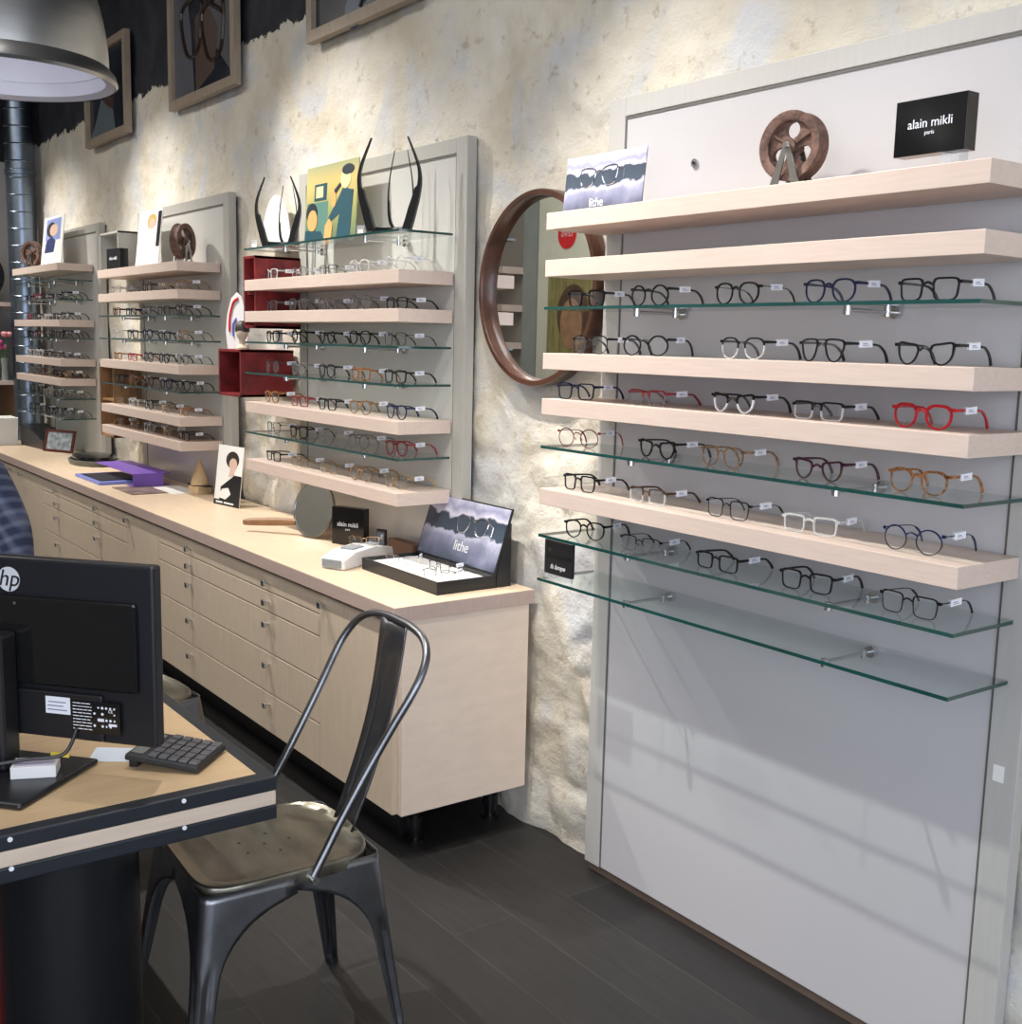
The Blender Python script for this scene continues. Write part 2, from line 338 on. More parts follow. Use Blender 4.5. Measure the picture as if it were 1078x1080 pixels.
def text(body, size, mat, parent, loc, rot=(PI / 2, 0, 0), ext=0.0004, name='lettering', align='CENTER', shear=0.0, label=None, sp=1.0, bold=0.0):
    cu = bpy.data.curves.new(name, 'FONT'); cu.body = body; cu.size = size; cu.extrude = ext; cu.align_x = align; cu.align_y = 'CENTER'; cu.shear = shear; cu.space_character = sp; cu.offset = bold; cu.resolution_u = 3
    t = bpy.data.objects.new('t', cu); COL.objects.link(t)
    me = bpy.data.meshes.new_from_object(t); bpy.data.objects.remove(t)
    me.materials.clear(); me.materials.append(mat)
    o = bpy.data.objects.new(name, me); COL.objects.link(o); o.parent = parent; o.location = loc; o.rotation_euler = rot
    if label: o['label'] = label
    return o

# ------------------------------------------------------------------ room shell
XL, XR_, YF, ZC = -10.0, 3.0, -4.2, 4.0
struct(MB().box(XL, XR_, YF, 0.1, -0.1, 0).build('floor', floor_material()))
struct(MB().box(XL, XR_, YF, 0.1, ZC, ZC + 0.1).build('ceiling', m_ceil))
# back wall: plaster over rubble, real relief
def relief(x, z):
    p = Vector((x * 1.0, 3.1, z * 1.0))
    a = noise.noise(p * 2.0) * 0.012 + noise.noise(p * 5.5) * 0.010 + noise.noise(p * 11) * 0.005
    cell = noise.voronoi(Vector((x * 4.2, 0.0, z * 5.5)))[0]
    st = max(0.0, min(1.0, (2.4 - z) / 1.4))                       # lower down the joints between stones show
    e = min(0.35, cell[1] - cell[0])
    a += -(0.35 - e) * 0.075 * st * (0.6 + 0.4 * noise.noise(p * 1.3))
    a += noise.noise(p * 22) * 0.0045 + noise.noise(p * 45) * 0.0018
    return max(0.0, 0.014 - a)
wb = MB(); xs = []; x = XL
while x < XR_ - 1e-6:
    xs.append(x); x += 0.02 if -3.4 < x < -0.6 else 0.04
xs.append(XR_); zs = [i * 0.02 for i in range(0, 130)] + [2.6 + i * 0.04 for i in range(0, 36)]
vs = [(x, relief(x, z), z) for x in xs for z in zs]; nz_ = len(zs)
wb.add(vs, [(i * nz_ + j, (i + 1) * nz_ + j, (i + 1) * nz_ + j + 1, i * nz_ + j + 1) for i in range(len(xs) - 1) for j in range(nz_ - 1)])
wb.box(XL, XR_, 0.10, 0.2, 0, ZC)
struct(wb.build('wall_back', m_wall, smooth=False))
for p in bpy.data.objects['wall_back'].data.polygons: p.use_smooth = True
struct(MB().box(XL - 0.1, XL, YF, 0.2, 0, ZC).build('wall_left', end_wall_material()))
struct(MB().box(XL, -0.8, YF - 0.1, YF, 0, ZC).box(2.3, XR_, YF - 0.1, YF, 0, ZC).box(-0.8, 2.3, YF - 0.1, YF, 0, 0.5).box(-0.8, 2.3, YF - 0.1, YF, 3.0, ZC).build('wall_front', m_greige))
wf2 = struct(MB().box(-.8, -.74, YF - .08, YF - .02, .5, 3.0).box(2.24, 2.3, YF - .08, YF - .02, .5, 3.0).box(-.74, 2.24, YF - .08, YF - .02, .5, .56).box(-.74, 2.24, YF - .08, YF - .02, 2.94, 3.0).box(.72, .78, YF - .08, YF - .02, .56, 2.94).build('window_2', P('black window metal', (.02, .02, .022), .5)))
MB().box(-.74, 2.24, YF - .055, YF - .045, .56, 2.94).build('glass', m_pane, wf2)
# street end: shop window
wr = MB(); wr.box(XR_, XR_ + 0.1, YF, -3.9, 0, ZC); wr.box(XR_, XR_ + 0.1, -0.6, 0.2, 0, ZC); wr.box(XR_, XR_ + 0.1, -3.9, -0.6, 0, 0.3); wr.box(XR_, XR_ + 0.1, -3.9, -0.6, 3.2, ZC)
struct(wr.build('wall_right', m_greywall))
wf = struct(MB().box(XR_ + 0.02, XR_ + 0.08, -3.9, -3.84, 0.3, 3.2).box(XR_ + 0.02, XR_ + 0.08, -0.66, -0.6, 0.3, 3.2).box(XR_ + 0.02, XR_ + 0.08, -3.84, -0.66, 0.3, 0.36).box(XR_ + 0.02, XR_ + 0.08, -3.84, -0.66, 3.14, 3.2).box(XR_ + 0.02, XR_ + 0.08, -2.28, -2.22, 0.36, 3.14).build('window_1', m_blackm))
MB().box(XR_ + 0.045, XR_ + 0.055, -3.84, -0.66, 0.36, 3.14).build('glass', m_pane, wf)

# ------------------------------------------------------------------ display units on the back wall
SD = 0.257
def display_unit(label, px0, px1, zb, wood, glass, sx0, sx1, mp, ms, ptop=2.30, brackets=True):
    cx = (px0 + px1) / 2
    t = thing('display_unit', label, 'display shelving', (cx, 0, zb), group='display units along the stone wall')
    def X(v): return v - cx
    H = ptop - zb
    MB().box(X(px0), X(px1), 0.0, -0.034, 0, H).build('back_panel', mp, t, bevel=0.002)
    s = MB(); s.box(X(px0) - 0.001, X(px0) + 0.066, 0.0, -0.0385, 0, H + 0.001).build('stile', ms, t, bevel=0.0015)
    s = MB(); s.box(X(px1) - 0.066, X(px1) + 0.001, 0.0, -0.0385, 0, H + 0.001).build('stile', ms, t, bevel=0.0015)
    MB().box(X(px0) + 0.066, X(px1) - 0.066, 0.0, -0.0385, H - 0.05, H + 0.001).build('top_rail', ms, t, bevel=0.0015)
    g = MB(); g.box(X(px0) + 0.068, X(px1) - 0.068, -0.034, -0.0362, H - 0.058, H - 0.051)
    g.box(X(px1) - 0.0712, X(px1) - 0.0668, -0.034, -0.0362, 0.0, H - 0.058); g.box(X(px0) + 0.0668, X(px0) + 0.0712, -0.034, -0.0362, 0.0, H - 0.058)
    g.build('shadow_gap', m_groove, t)
    for z in wood:
        MB().box(X(sx0), X(sx1), -0.04, -SD, z - 0.045 - zb, z - zb).build('wooden_shelf', m_shelf, t, bevel=0.0012)
    for z in glass:
        gl = MB(); x0, x1 = X(sx0), X(sx1)
        gl.box(x0 + .0015, x1 - .0015, -0.044, -SD + .0015, z - 0.008 - zb, z - zb, 0)
        gl.box(x0, x1, -SD, -SD + .0015, z - 0.008 - zb, z - zb, 1); gl.box(x0, x0 + .0015, -0.044, -SD + .0015, z - 0.008 - zb, z - zb, 1); gl.box(x1 - .0015, x1, -0.044, -SD + .0015, z - 0.008 - zb, z - zb, 1)
        gl.build('glass_shelf', [m_glass, m_glassedge], t)
        for bx in (-0.33, 0.33):
            b = MB(); zz = z - 0.016 - zb; mx = (x0 + x1) / 2 + bx
            b.cyl((mx, -0.038, zz), (mx, -0.052, zz), 0.014, 16); b.cyl((mx, -0.05, zz), (mx, -SD + 0.035, zz), 0.0045, 10)
            b.cyl((mx, -SD + 0.045, zz - 0.010), (mx, -SD + 0.045, zz + 0.0078), 0.009, 14); b.cyl((mx, -0.075, zz - 0.010), (mx, -0.075, zz + 0.0078), 0.007, 14)
            b.build('shelf_bracket', m_chrome, t, smooth=True)
    return t
ZR_W = [1.974, 1.847, 1.593, 1.466, 1.211]; ZR_G = [1.720, 1.333, 1.079, 0.951]
unitR = display_unit('nearest white wall panel with shelves, reaching down to the floor', -2.555, -1.193, 0.03, ZR_W, ZR_G, -2.553, -1.227, m_panel, m_stile)
unitM = display_unit('grey wall panel with shelves between red wall cubes and round mirror', -4.56, -3.279, 0.823, [1.8545, 1.7247, 1.344, 1.097], [1.985, 1.599, 1.470, 1.217], -4.635, -3.352, m_panelb, m_stileb)
unitT = display_unit('grey wall panel with shelves behind purple binder, second from far end', -6.66, -5.328, 0.823, [1.970, 1.8375, 1.4734, 1.221, 1.0994], [1.718, 1.594, 1.345], -6.71, -5.437, m_panelb, m_stileb)
unitF = display_unit('farthest grey wall panel with shelves, beside the metal duct', -8.66, -7.398, 0.823, [2.050, 1.699, 1.450, 1.326], [1.95, 1.830, 1.584, 1.200, 1.072], -8.72, -7.547, m_panelb, m_stileb)
# small fixings of the near panel
sc = MB(); sc.cyl((-2.21 + 1.874, -0.034, 2.094 - .03), (-2.21 + 1.874, -0.041, 2.094 - .03), 0.011, 20); sc.cyl((-2.21 + 1.874, -0.041, 2.064), (-2.21 + 1.874, -0.043, 2.064), 0.005, 6, mi=1)
sc.build('screw_cap', [m_chrome, m_black], unitR, smooth=True)
MB().box(-1.232 + 1.874 - .012, -1.232 + 1.874 + .012, -0.0385, -0.040, 0.70, 0.735).build('sticker', m_paper, unitR)
MB().box(-2.55, -1.20, 0.0, -0.022, 0.0, 0.03).build('baseboard_back', P('raw wood plinth', (0.16, 0.11, 0.08), 0.7))['kind'] = 'structure'

# ------------------------------------------------------------------ eyeglasses
def outline(shape, wl, hl, n=34):
    """points (x towards the temple, z) of one rim, centred"""
    pts = []
    for i in range(n):
        a = 2 * PI * i / n; c, s_ = math.cos(a), math.sin(a)
        et, eb, tap, lift, brow = {'round': (2, 2, 0, 0, 0), 'panto': (2.7, 2.15, .08, 0, 0), 'square': (4.5, 4, .10, 0, 0), 'rect': (5, 4.5, .06, 0, 0), 'cat': (3.2, 2.1, .22, .0065, 0), 'aviator': (4, 2.5, .26, -0.002, 0)}[shape]
        e = et if s_ >= 0 else eb
        px = math.copysign(abs(c) ** (2 / e), c); pz = math.copysign(abs(s_) ** (2 / e), s_)
        px *= 1 - tap * (1 - pz) / 1.2
        z = pz * hl / 2 + lift * max(0, px) * max(0, pz + 0.3)
        pts.append((px * wl / 2, z))
    return pts
DIM = {'round': (.057, .053), 'panto': (.060, .051), 'square': (.0585, .046), 'rect': (.0585, .041), 'cat': (.059, .044), 'aviator': (.061, .051)}
CACHE = {}
def wrap_y(x): return 1.25 * x * x
def glasses_parts(shape, top, bottom, thick, metal_arm):
    key = (shape, top, bottom, thick, metal_arm)
    if key in CACHE: return CACHE[key]
    wl, hl = DIM[shape]; t = thick; W = 0.148; cxl = W / 2 - 0.006 - wl / 2; zc = hl / 2; d = 0.0040 if t > .002 else 0.0022
    ol = outline(shape, wl, hl); n = len(ol); f = MB(); mats = [FR[top], FR[bottom]]
    zmin = min(z for _, z in ol); lens = []
    for sgn in (-1, 1):
        O = []; I = []
        for i, (x, z) in enumerate(ol):
            a, b = ol[(i - 1) % n], ol[(i + 1) % n]; tx, tz = b[0] - a[0], b[1] - a[1]; l = math.hypot(tx, tz); nx, nz = tz / l, -tx / l
            tt = t * (1.45 if z > hl * .25 else 1.0)
            O.append((x, z)); I.append((x - nx * tt, z - nz * tt))
        vs = []; fs = []; ms = []
        for lst, yy in ((O, -d / 2), (O, d / 2), (I, d / 2), (I, -d / 2)):
            for x, z in lst:
                X = sgn * (cxl + x); vs.append((X, wrap_y(X) + yy, z - zmin))
        for q in range(4):
            for i in range(n):
                j = (i + 1) % n; q2 = (q + 1) % 4; fs.append((q * n + i, q * n + j, q2 * n + j, q2 * n + i)); ms.append(0 if ol[i][1] > hl * 0.05 else 1)
        k = len(f.v); f.add(vs, fs); f.m[-len(fs):] = ms
        lb = MB(); lv = [(sgn * (cxl + x), wrap_y(cxl + x), z - zmin) for x, z in I]; lb.add(lv, [tuple(range(n))]); lens.append(lb.mesh('lens', m_lens))
    # bridge, end pieces
    bz = hl * 0.74; bx = cxl - wl / 2
    bp = [(-bx - t * .9, .0005, bz - .003), (-bx * .5, -.001, bz + .001), (0, -.0015, bz + .0022), (bx * .5, -.001, bz + .001), (bx + t * .9, .0005, bz - .003)]
    f.tube(smoothpath(bp, 3), t * (.85 if t < .002 else 1.0), 8, mi=0)
    if shape == 'aviator':
        f.tube([(-bx - .006, .0005, hl - .0035), (bx + .006, .0005, hl - .0035)], t * .75, 8, mi=0)
    hx = W / 2 - 0.003; hz = hl * (0.80 if shape != 'cat' else 0.92)
    for sg in (-1, 1):
        xo = cxl + wl / 2 - t
        f.add([(sg * xo, wrap_y(xo) - d / 2, hz - .0035), (sg * (hx + .002), wrap_y(hx) - d / 2, hz - .003), (sg * (hx + .002), wrap_y(hx) + .004, hz - .003), (sg * xo, wrap_y(xo) + d / 2, hz - .0035),
               (sg * xo, wrap_y(xo) - d / 2, hz + .0035), (sg * (hx + .002), wrap_y(hx) - d / 2, hz + .003), (sg * (hx + .002), wrap_y(hx) + .004, hz + .003), (sg * xo, wrap_y(xo) + d / 2, hz + .0035)],
              [(0, 1, 2, 3), (4, 5, 6, 7), (0, 1, 5, 4), (1, 2, 6, 5), (2, 3, 7, 6), (3, 0, 4, 7)], 0)
        if t < .002:
            f.tube([(sg * (bx + .001), .002, hl * .5), (sg * (bx - .001), .007, hl * .45), (sg * (bx + .0005), .008, hl * .36)], .0012, 6, mi=0)
    fm = f.mesh('frame_front', mats, smooth=True)
    temples = []
    for sg in (-1, 1):
        path = [(hx, .006, hz), (hx + .001, .03, hz), (hx, .06, hz - .0005), (hx - .002, .092, hz - .002), (hx - .004, .108, hz - .006), (hx - .006, .125, hz - .019), (hx - .007, .135, 0.0018)]
        pp = smoothpath(path, 3); hw = .0016 if metal_arm else .0030; th = .0010 if metal_arm else .0016
        tb = MB(); vs = []
        for i, p in enumerate(pp):
            q = i / (len(pp) - 1); a = pp[max(0, i - 1)]; b = pp[min(len(pp) - 1, i + 1)]; tv = (b - a).normalized(); nv = Vector((0, -tv.z, tv.y))
            h_ = hw * (1.15 - .4 * math.sin(PI * q)) if not metal_arm else (hw * .6 if q < .7 else hw * 1.5)
            for (ex, ez) in ((-th, -h_), (th, -h_), (th, h_), (-th, h_)):
                v = p + nv * ez; vs.append((sg * (v.x + ex), v.y, max(v.z, .0004)))
        L_ = len(pp); fs = [(i * 4 + k, i * 4 + (k + 1) % 4, (i + 1) * 4 + (k + 1) % 4, (i + 1) * 4 + k) for i in range(L_ - 1) for k in range(4)] + [(0, 1, 2, 3), tuple((L_ - 1) * 4 + k for k in range(4))]
        tb.add(vs, fs); temples.append(tb.mesh('temple', FR[top], smooth=True))
    tg = MB(); T = Matrix.Translation((hx + .001, .056, hz)) @ Matrix.Rotation(0.05, 4, 'X')
    tg.box(.0018, .0030, -.019, .019, -.0078, .0068, 0, T); tg.box(-.0030, -.0018, -.017, .012, -.0068, .0062, 0, T); tg.box(-.0030, .0030, -.017, .012, .0062, .0070, 0, T)
    tg.box(.0030, .0032, -.010, .004, -.0010, .0012, 1, T); tg.box(.0030, .0032, -.010, .010, -.0040, -.0028, 1, T)
    CACHE[key] = (fm, lens, temples, tg.mesh('price_tag', [m_tag, m_tagink])); return CACHE[key]
PROTO = {}
def eyeglasses(label, group, x, y, z, shape='square', top='black', bottom=None, thick=.0030, metal_arm=False, rz=0.0, sc=1.0):
    bottom = bottom or top; key = (shape, top, bottom, thick, metal_arm)
    if key not in PROTO:
        fm, ln, tp, tg_ = glasses_parts(*key)
        r = thing('eyeglasses', label, 'eyeglasses'); PROTO[key] = r
        for nm, me in (('frame_front', fm), ('lens', ln[0]), ('lens', ln[1]), ('temple', tp[0]), ('temple', tp[1]), ('price_tag', tg_)):
            o = bpy.data.objects.new(nm, me); COL.objects.link(o); o.parent = r
    else: r = copy_tree(PROTO[key])
    r.location = (x, y, z + 0.0003); r.rotation_euler = (0, 0, rz); r.scale = (sc, sc, sc); tag(r, label, 'eyeglasses', group)
    return r
GR = 'eyeglasses on the nearest display'
RU = [
 (1.720, -.205, [(-2.437, 'thick black square glasses in front of the round mirror, under the second shelf', 'square', 'black', None, .0034, 0, .12),
   (-2.186, 'round black glasses, second from left on highest glass shelf of nearest panel', 'round', 'black', None, .0026, 0, .0),
   (-1.886, 'black panto glasses with wire temples on the highest glass shelf', 'panto', 'black', None, .0028, 1, .0),
   (-1.618, 'dark navy blue panto glasses on the highest glass shelf', 'panto', 'navy', None, .0028, 0, .0),
   (-1.375, 'large black rectangular glasses at right end of highest glass shelf', 'square', 'black', None, .0028, 0, .0)]),
 (1.593, -.205, [(-2.415, 'thin black glasses at left end of shelf, before round mirror', 'panto', 'black', 'gun', .0018, 0, .05),
   (-2.193, 'round black glasses standing on the third wooden shelf of nearest panel', 'round', 'black', None, .0028, 0, .25),
   (-1.860, 'glasses with black top rim and clear lower rim, third wooden shelf', 'panto', 'black', 'clear', .0024, 0, .0),
   (-1.628, 'black aviator glasses with double bridge', 'aviator', 'black', None, .0026, 0, -.12),
   (-1.372, 'bold black squarish glasses above the bright red pair', 'cat', 'black', None, .0030, 0, .0)]),
 (1.466, -.205, [(-2.470, 'dark navy square glasses at left end of fourth wooden shelf', 'square', 'navy', 'black', .0024, 0, .15),
   (-2.180, 'glasses with red brow and smoky lower rims', 'rect', 'pinkred', 'smoke', .0026, 0, .0),
   (-1.880, 'white cat-eye glasses with black brow', 'cat', 'black', 'white', .0036, 0, .0),
   (-1.630, 'rectangular glasses with black brow and clear bottom, left of red pair', 'rect', 'black', 'clear', .0028, 0, .0),
   (-1.368, 'bright red chunky glasses at right end of wooden shelf', 'panto', 'red', None, .0040, 0, .0)]),
 (1.333, -.200, [(-2.460, 'thin dark pink round glasses on the middle glass shelf', 'round', 'pinkred', None, .0018, 1, .25),
   (-2.140, 'black cat-eye glasses on glass shelf, second from left', 'cat', 'black', None, .0034, 0, .0),
   (-1.912, 'beige mottled panto glasses, middle of the middle glass shelf', 'panto', 'beige', 'beige', .0024, 0, .0),
   (-1.623, 'purple-black cat-eye glasses on the middle glass shelf', 'cat', 'purple', 'brown', .0030, 0, .0),
   (-1.370, 'orange tortoiseshell round glasses at right end of middle glass shelf', 'panto', 'tortoise', 'beige', .0034, 0, .0)]),
 (1.211, -.200, [(-2.449, 'black square glasses at left end of lowest wooden shelf', 'square', 'black', None, .0028, 0, .0),
   (-2.170, 'half-rim brown glasses with clear lower rim on lowest wooden shelf', 'rect', 'brown', 'clear', .0022, 0, .0),
   (-1.886, 'glasses with black brow and thin metal lower rims on lowest wooden shelf', 'square', 'black', 'gun', .0020, 1, .0),
   (-1.636, 'clear crystal glasses on lowest wooden shelf of nearest panel', 'rect', 'clear', None, .0030, 0, .15),
   (-1.373, 'thin navy round glasses at right end of lowest wooden shelf', 'round', 'navy', 'gun', .0020, 1, .0)]),
 (1.079, -.200, [(-2.418, 'black round glasses at left end of lowest shelf of glasses', 'panto', 'black', None, .0026, 0, .25),
   (-2.189, 'thin half-rim metal glasses, second from left on lowest row', 'rect', 'black', 'silver', .0016, 1, .1),
   (-1.912, 'black rectangular glasses in the middle of lowest row', 'rect', 'black', None, .0024, 0, .0),
   (-1.636, 'black squared glasses, second from right in lowest row', 'square', 'black', None, .0026, 0, .1),
   (-1.370, 'slim black square glasses at right end of lowest row', 'square', 'black', 'gun', .0020, 1, .0)])]
for z, y, L in RU:
    for (x, lab, sh, tp, bt, th, ma, rz) in L: eyeglasses(lab, GR, x, y, z, sh, tp, bt, th, bool(ma), rz, 1.0)

NAMES = {'black': 'black', 'navy': 'navy', 'red': 'red', 'white': 'white', 'purple': 'purple', 'tortoise': 'tortoiseshell', 'beige': 'beige mottled', 'brown': 'brown', 'pinkred': 'dark pink', 'gold': 'gold wire', 'silver': 'silver wire', 'clear': 'clear', 'smoke': 'smoky grey', 'gun': 'gunmetal'}
ORD = ['leftmost', 'second from left', 'middle', 'second from right', 'rightmost']
SHN = {'round': 'round', 'panto': 'rounded', 'square': 'square', 'rect': 'rectangular', 'cat': 'cat-eye', 'aviator': 'aviator'}
def rows(x0, x1, unitname, group, data, y=-.195, jit=.012):
    for z, rowname, cols in data:
        for i, c in enumerate(cols):
            c = c if isinstance(c, tuple) else (c, 'square')
            top, shape = c; x = x0 + .125 + (x1 - x0 - .25) * i / (len(cols) - 1) + random.uniform(-jit, jit)
            wire = top in ('gold', 'silver', 'gun')
            eyeglasses('%s %s glasses, %s on %s %s' % (NAMES[top], SHN[shape], ORD[i], rowname, unitname), group, x, y, z, shape, top, None, .0016 if wire else .0028, wire, random.uniform(-.05, .12))
rows(-4.635, -3.352, 'beside the red cubes', 'eyeglasses on the panel beside the red cubes', [
 (1.8545, 'top wooden shelf', [('clear', 'square'), ('silver', 'rect'), ('gun', 'rect'), ('clear', 'panto'), ('clear', 'round')]),
 (1.7247, 'second wooden shelf', [('smoke', 'square'), ('smoke', 'panto'), ('smoke', 'square'), ('smoke', 'round'), ('black', 'rect')]),
 (1.599, 'upper glass shelf', [('black', 'square'), ('black', 'round'), ('black', 'cat'), ('black', 'panto'), ('gun', 'square')]),
 (1.470, 'second glass shelf', [('gun', 'round'), ('smoke', 'panto'), ('black', 'panto'), ('tortoise', 'square'), ('black', 'square')]),
 (1.344, 'third wooden shelf', [('tortoise', 'panto'), ('pinkred', 'rect'), ('black', 'square'), ('beige', 'round'), ('navy', 'panto')]),
 (1.217, 'lowest glass shelf', [('gun', 'square'), ('black', 'square'), ('silver', 'round'), ('smoke', 'round'), ('pinkred', 'panto')]),
 (1.097, 'bottom wooden shelf', [('black', 'rect'), ('gold', 'rect'), ('gold', 'square'), ('beige', 'round'), ('gold', 'panto')])])
rows(-6.71, -5.437, 'above purple binder', 'eyeglasses on the panel behind the purple binder', [
 (1.8375, 'second wooden shelf', [('clear', 'square'), ('silver', 'rect'), ('brown', 'round'), ('gold', 'square'), ('beige', 'panto')]),
 (1.718, 'top glass shelf', [('pinkred', 'square'), ('navy', 'rect'), ('gun', 'round'), ('brown', 'square'), ('purple', 'panto')]),
 (1.594, 'middle glass shelf', [('clear', 'round'), ('black', 'square'), ('navy', 'round'), ('black', 'rect'), ('beige', 'panto')]),
 (1.4734, 'third wooden shelf', [('tortoise', 'rect'), ('red', 'rect'), ('black', 'round'), ('black', 'panto'), ('gun', 'round')]),
 (1.345, 'lowest glass shelf', [('black', 'square'), ('tortoise', 'panto'), ('brown', 'round'), ('navy', 'square'), ('black', 'panto')]),
 (1.221, 'fourth wooden shelf', [('gold', 'rect'), ('clear', 'rect'), ('black', 'round'), ('beige', 'square'), ('tortoise', 'rect')]),
 (1.0994, 'bottom wooden shelf', [('gold', 'square'), ('beige', 'rect'), ('clear', 'square'), ('gold', 'panto'), ('black', 'rect')])])
rows(-8.72, -7.547, 'of farthest panel', 'eyeglasses on the farthest panel', [
 (1.830, 'second glass shelf', [('navy', 'rect'), ('pinkred', 'square'), ('black', 'square'), ('black', 'rect'), ('black', 'round')]),
 (1.699, 'second wooden shelf', [('pinkred', 'rect'), ('black', 'square'), ('clear', 'rect'), ('black', 'square'), ('black', 'panto')]),
 (1.584, 'middle glass shelf', [('black', 'rect'), ('pinkred', 'square'), ('gun', 'panto'), ('black', 'square'), ('black', 'round')]),
 (1.450, 'third wooden shelf', [('clear', 'square'), ('clear', 'round'), ('black', 'square'), ('brown', 'rect'), ('gun', 'rect')]),
 (1.326, 'bottom wooden shelf', [('clear', 'panto'), ('beige', 'square'), ('gold', 'rect'), ('brown', 'square'), ('gold', 'round')]),
 (1.200, 'fourth glass shelf', [('gun', 'round'), ('brown', 'square'), ('clear', 'rect'), ('gun', 'square'), ('gun', 'panto')]),
 (1.072, 'lowest glass shelf', [('black', 'square'), ('gun', 'rect'), ('black', 'rect'), ('black', 'round'), ('gun', 'round')])], y=-.19)

# ------------------------------------------------------------------ counter: cabinets and worktop
YC = -0.5186; ZT = 0.775; ZB = 0.152
def knob(parent, x, z, y):
    b = MB(); b.cyl((x, y, z), (x, y - .014, z), .0045, 10); b.box(x - .012, x + .012, y - .014, y - .026, z - .011, z + .011)
    return b.build('knob', m_chrome, parent, bevel=.002)
def front(nm, t, x0, x1, z0, z1, knobs):
    o = MB().box(x0 + .0018, x1 - .0018, YC, YC + .019, z0 + .0024, z1 - .0024).build(nm, m_front, t, bevel=.0012)
    for kx, kz in knobs: knob(o, kx, kz, YC)
ROWS = [0.766, 0.693, 0.615, 0.460, 0.305, 0.152]
def cabinet(label, x0, x1, door, drawers, dk, right_side=False, feet=()):
    cx = (x0 + x1) / 2
    t = thing('drawer_cabinet' if drawers else 'cupboard', label, 'cabinet', (cx, 0, 0), group='cabinets under the long worktop'); X = lambda v: v - cx
    MB().box(X(x0) + .0008, X(x1) - .0008, -0.02, YC + .020, ZB, ZT).build('body', m_side, t, bevel=.001)
    if door: front('door', t, X(door[0]), X(door[1]), ZB, ROWS[0], [(X(door[2]), .735)])
    if drawers:
        a, b = drawers
        for i in range(5):
            front('drawer', t, X(a), X(b), ROWS[i + 1], ROWS[i], [(X(k), ROWS[i] - .040 - .004 * (i > 1)) for k in dk])
    for fx, fy in feet:
        f = MB(); f.cyl((X(fx), fy, 0), (X(fx), fy, .012), .032, 20); f.cyl((X(fx), fy, .012), (X(fx), fy, .152), .020, 16); f.cyl((X(fx), fy, .05), (X(fx), fy, .085), .027, 16)
        f.build('foot', m_blackg, t, smooth=True)
    return t
cabinet('nearest cupboard with exposed pale side panel at the end of the counter', -3.417, -2.898, (-3.417, -2.919, -3.377), None, [], feet=[(-3.02, -.375), (-3.04, -.06)])
cabinet('nearest bank of five wide drawers under the counter', -5.020, -3.417, None, (-5.020, -3.417), (-4.62, -3.83), feet=[])
cabinet('cupboard with single door between the two drawer banks', -5.463, -5.020, (-5.463, -5.020, -5.49 + .055), None, [], feet=[])
cabinet('farther bank of five wide drawers, partly behind the monitor', -7.040, -5.463, None, (-7.040, -5.463), (-6.70, -5.93), feet=[])
cabinet('farthest cupboard door left of the drawer banks', -7.70, -7.040, (-7.70, -7.040, -7.52), None, [], feet=[])
cabinet('last cupboard hidden beyond the seated person', -9.05, -7.70, (-9.05, -7.70, -7.8), None, [], feet=[])
wt = MB(); wt.box(-9.08, -2.893, -0.002, -0.532, 0.777, 0.8212, 1); wt.box(-9.08, -2.895, -0.004, -0.530, 0.8212, 0.8222, 0)
tag(wt.build('worktop', [m_top, m_edge], bevel=.0), 'long continuous maple worktop over all the cabinets', 'worktop')
tag(MB().box(-8.95, -3.075, -0.36, -0.40, 0.0, 0.1505).build('plinth', m_black), 'black recessed plinth under the cabinets', 'plinth')

# ------------------------------------------------------------------ round mirror
t = thing('wall_mirror', 'round wall mirror in a deep dark walnut ring', 'mirror', (-2.88, 0.0, 1.787))
TY = Matrix.Rotation(PI / 2, 4, 'X')     # lathe z -> -y
r = MB(); r.lathe([(.282, 0.0), (.282, .044), (.286, .050), (.300, .050), (.303, .045), (.303, 0.0)], n=72, T=TY, closed=True); r.build('frame', m_wooddark, t, smooth=True)
r = MB(); r.lathe([(0, .018), (.282, .018)], n=72, T=TY); r.lathe([(0.0, .0), (.282, .0)], n=72, T=TY); r.build('mirror_glass', m_mirror, t)

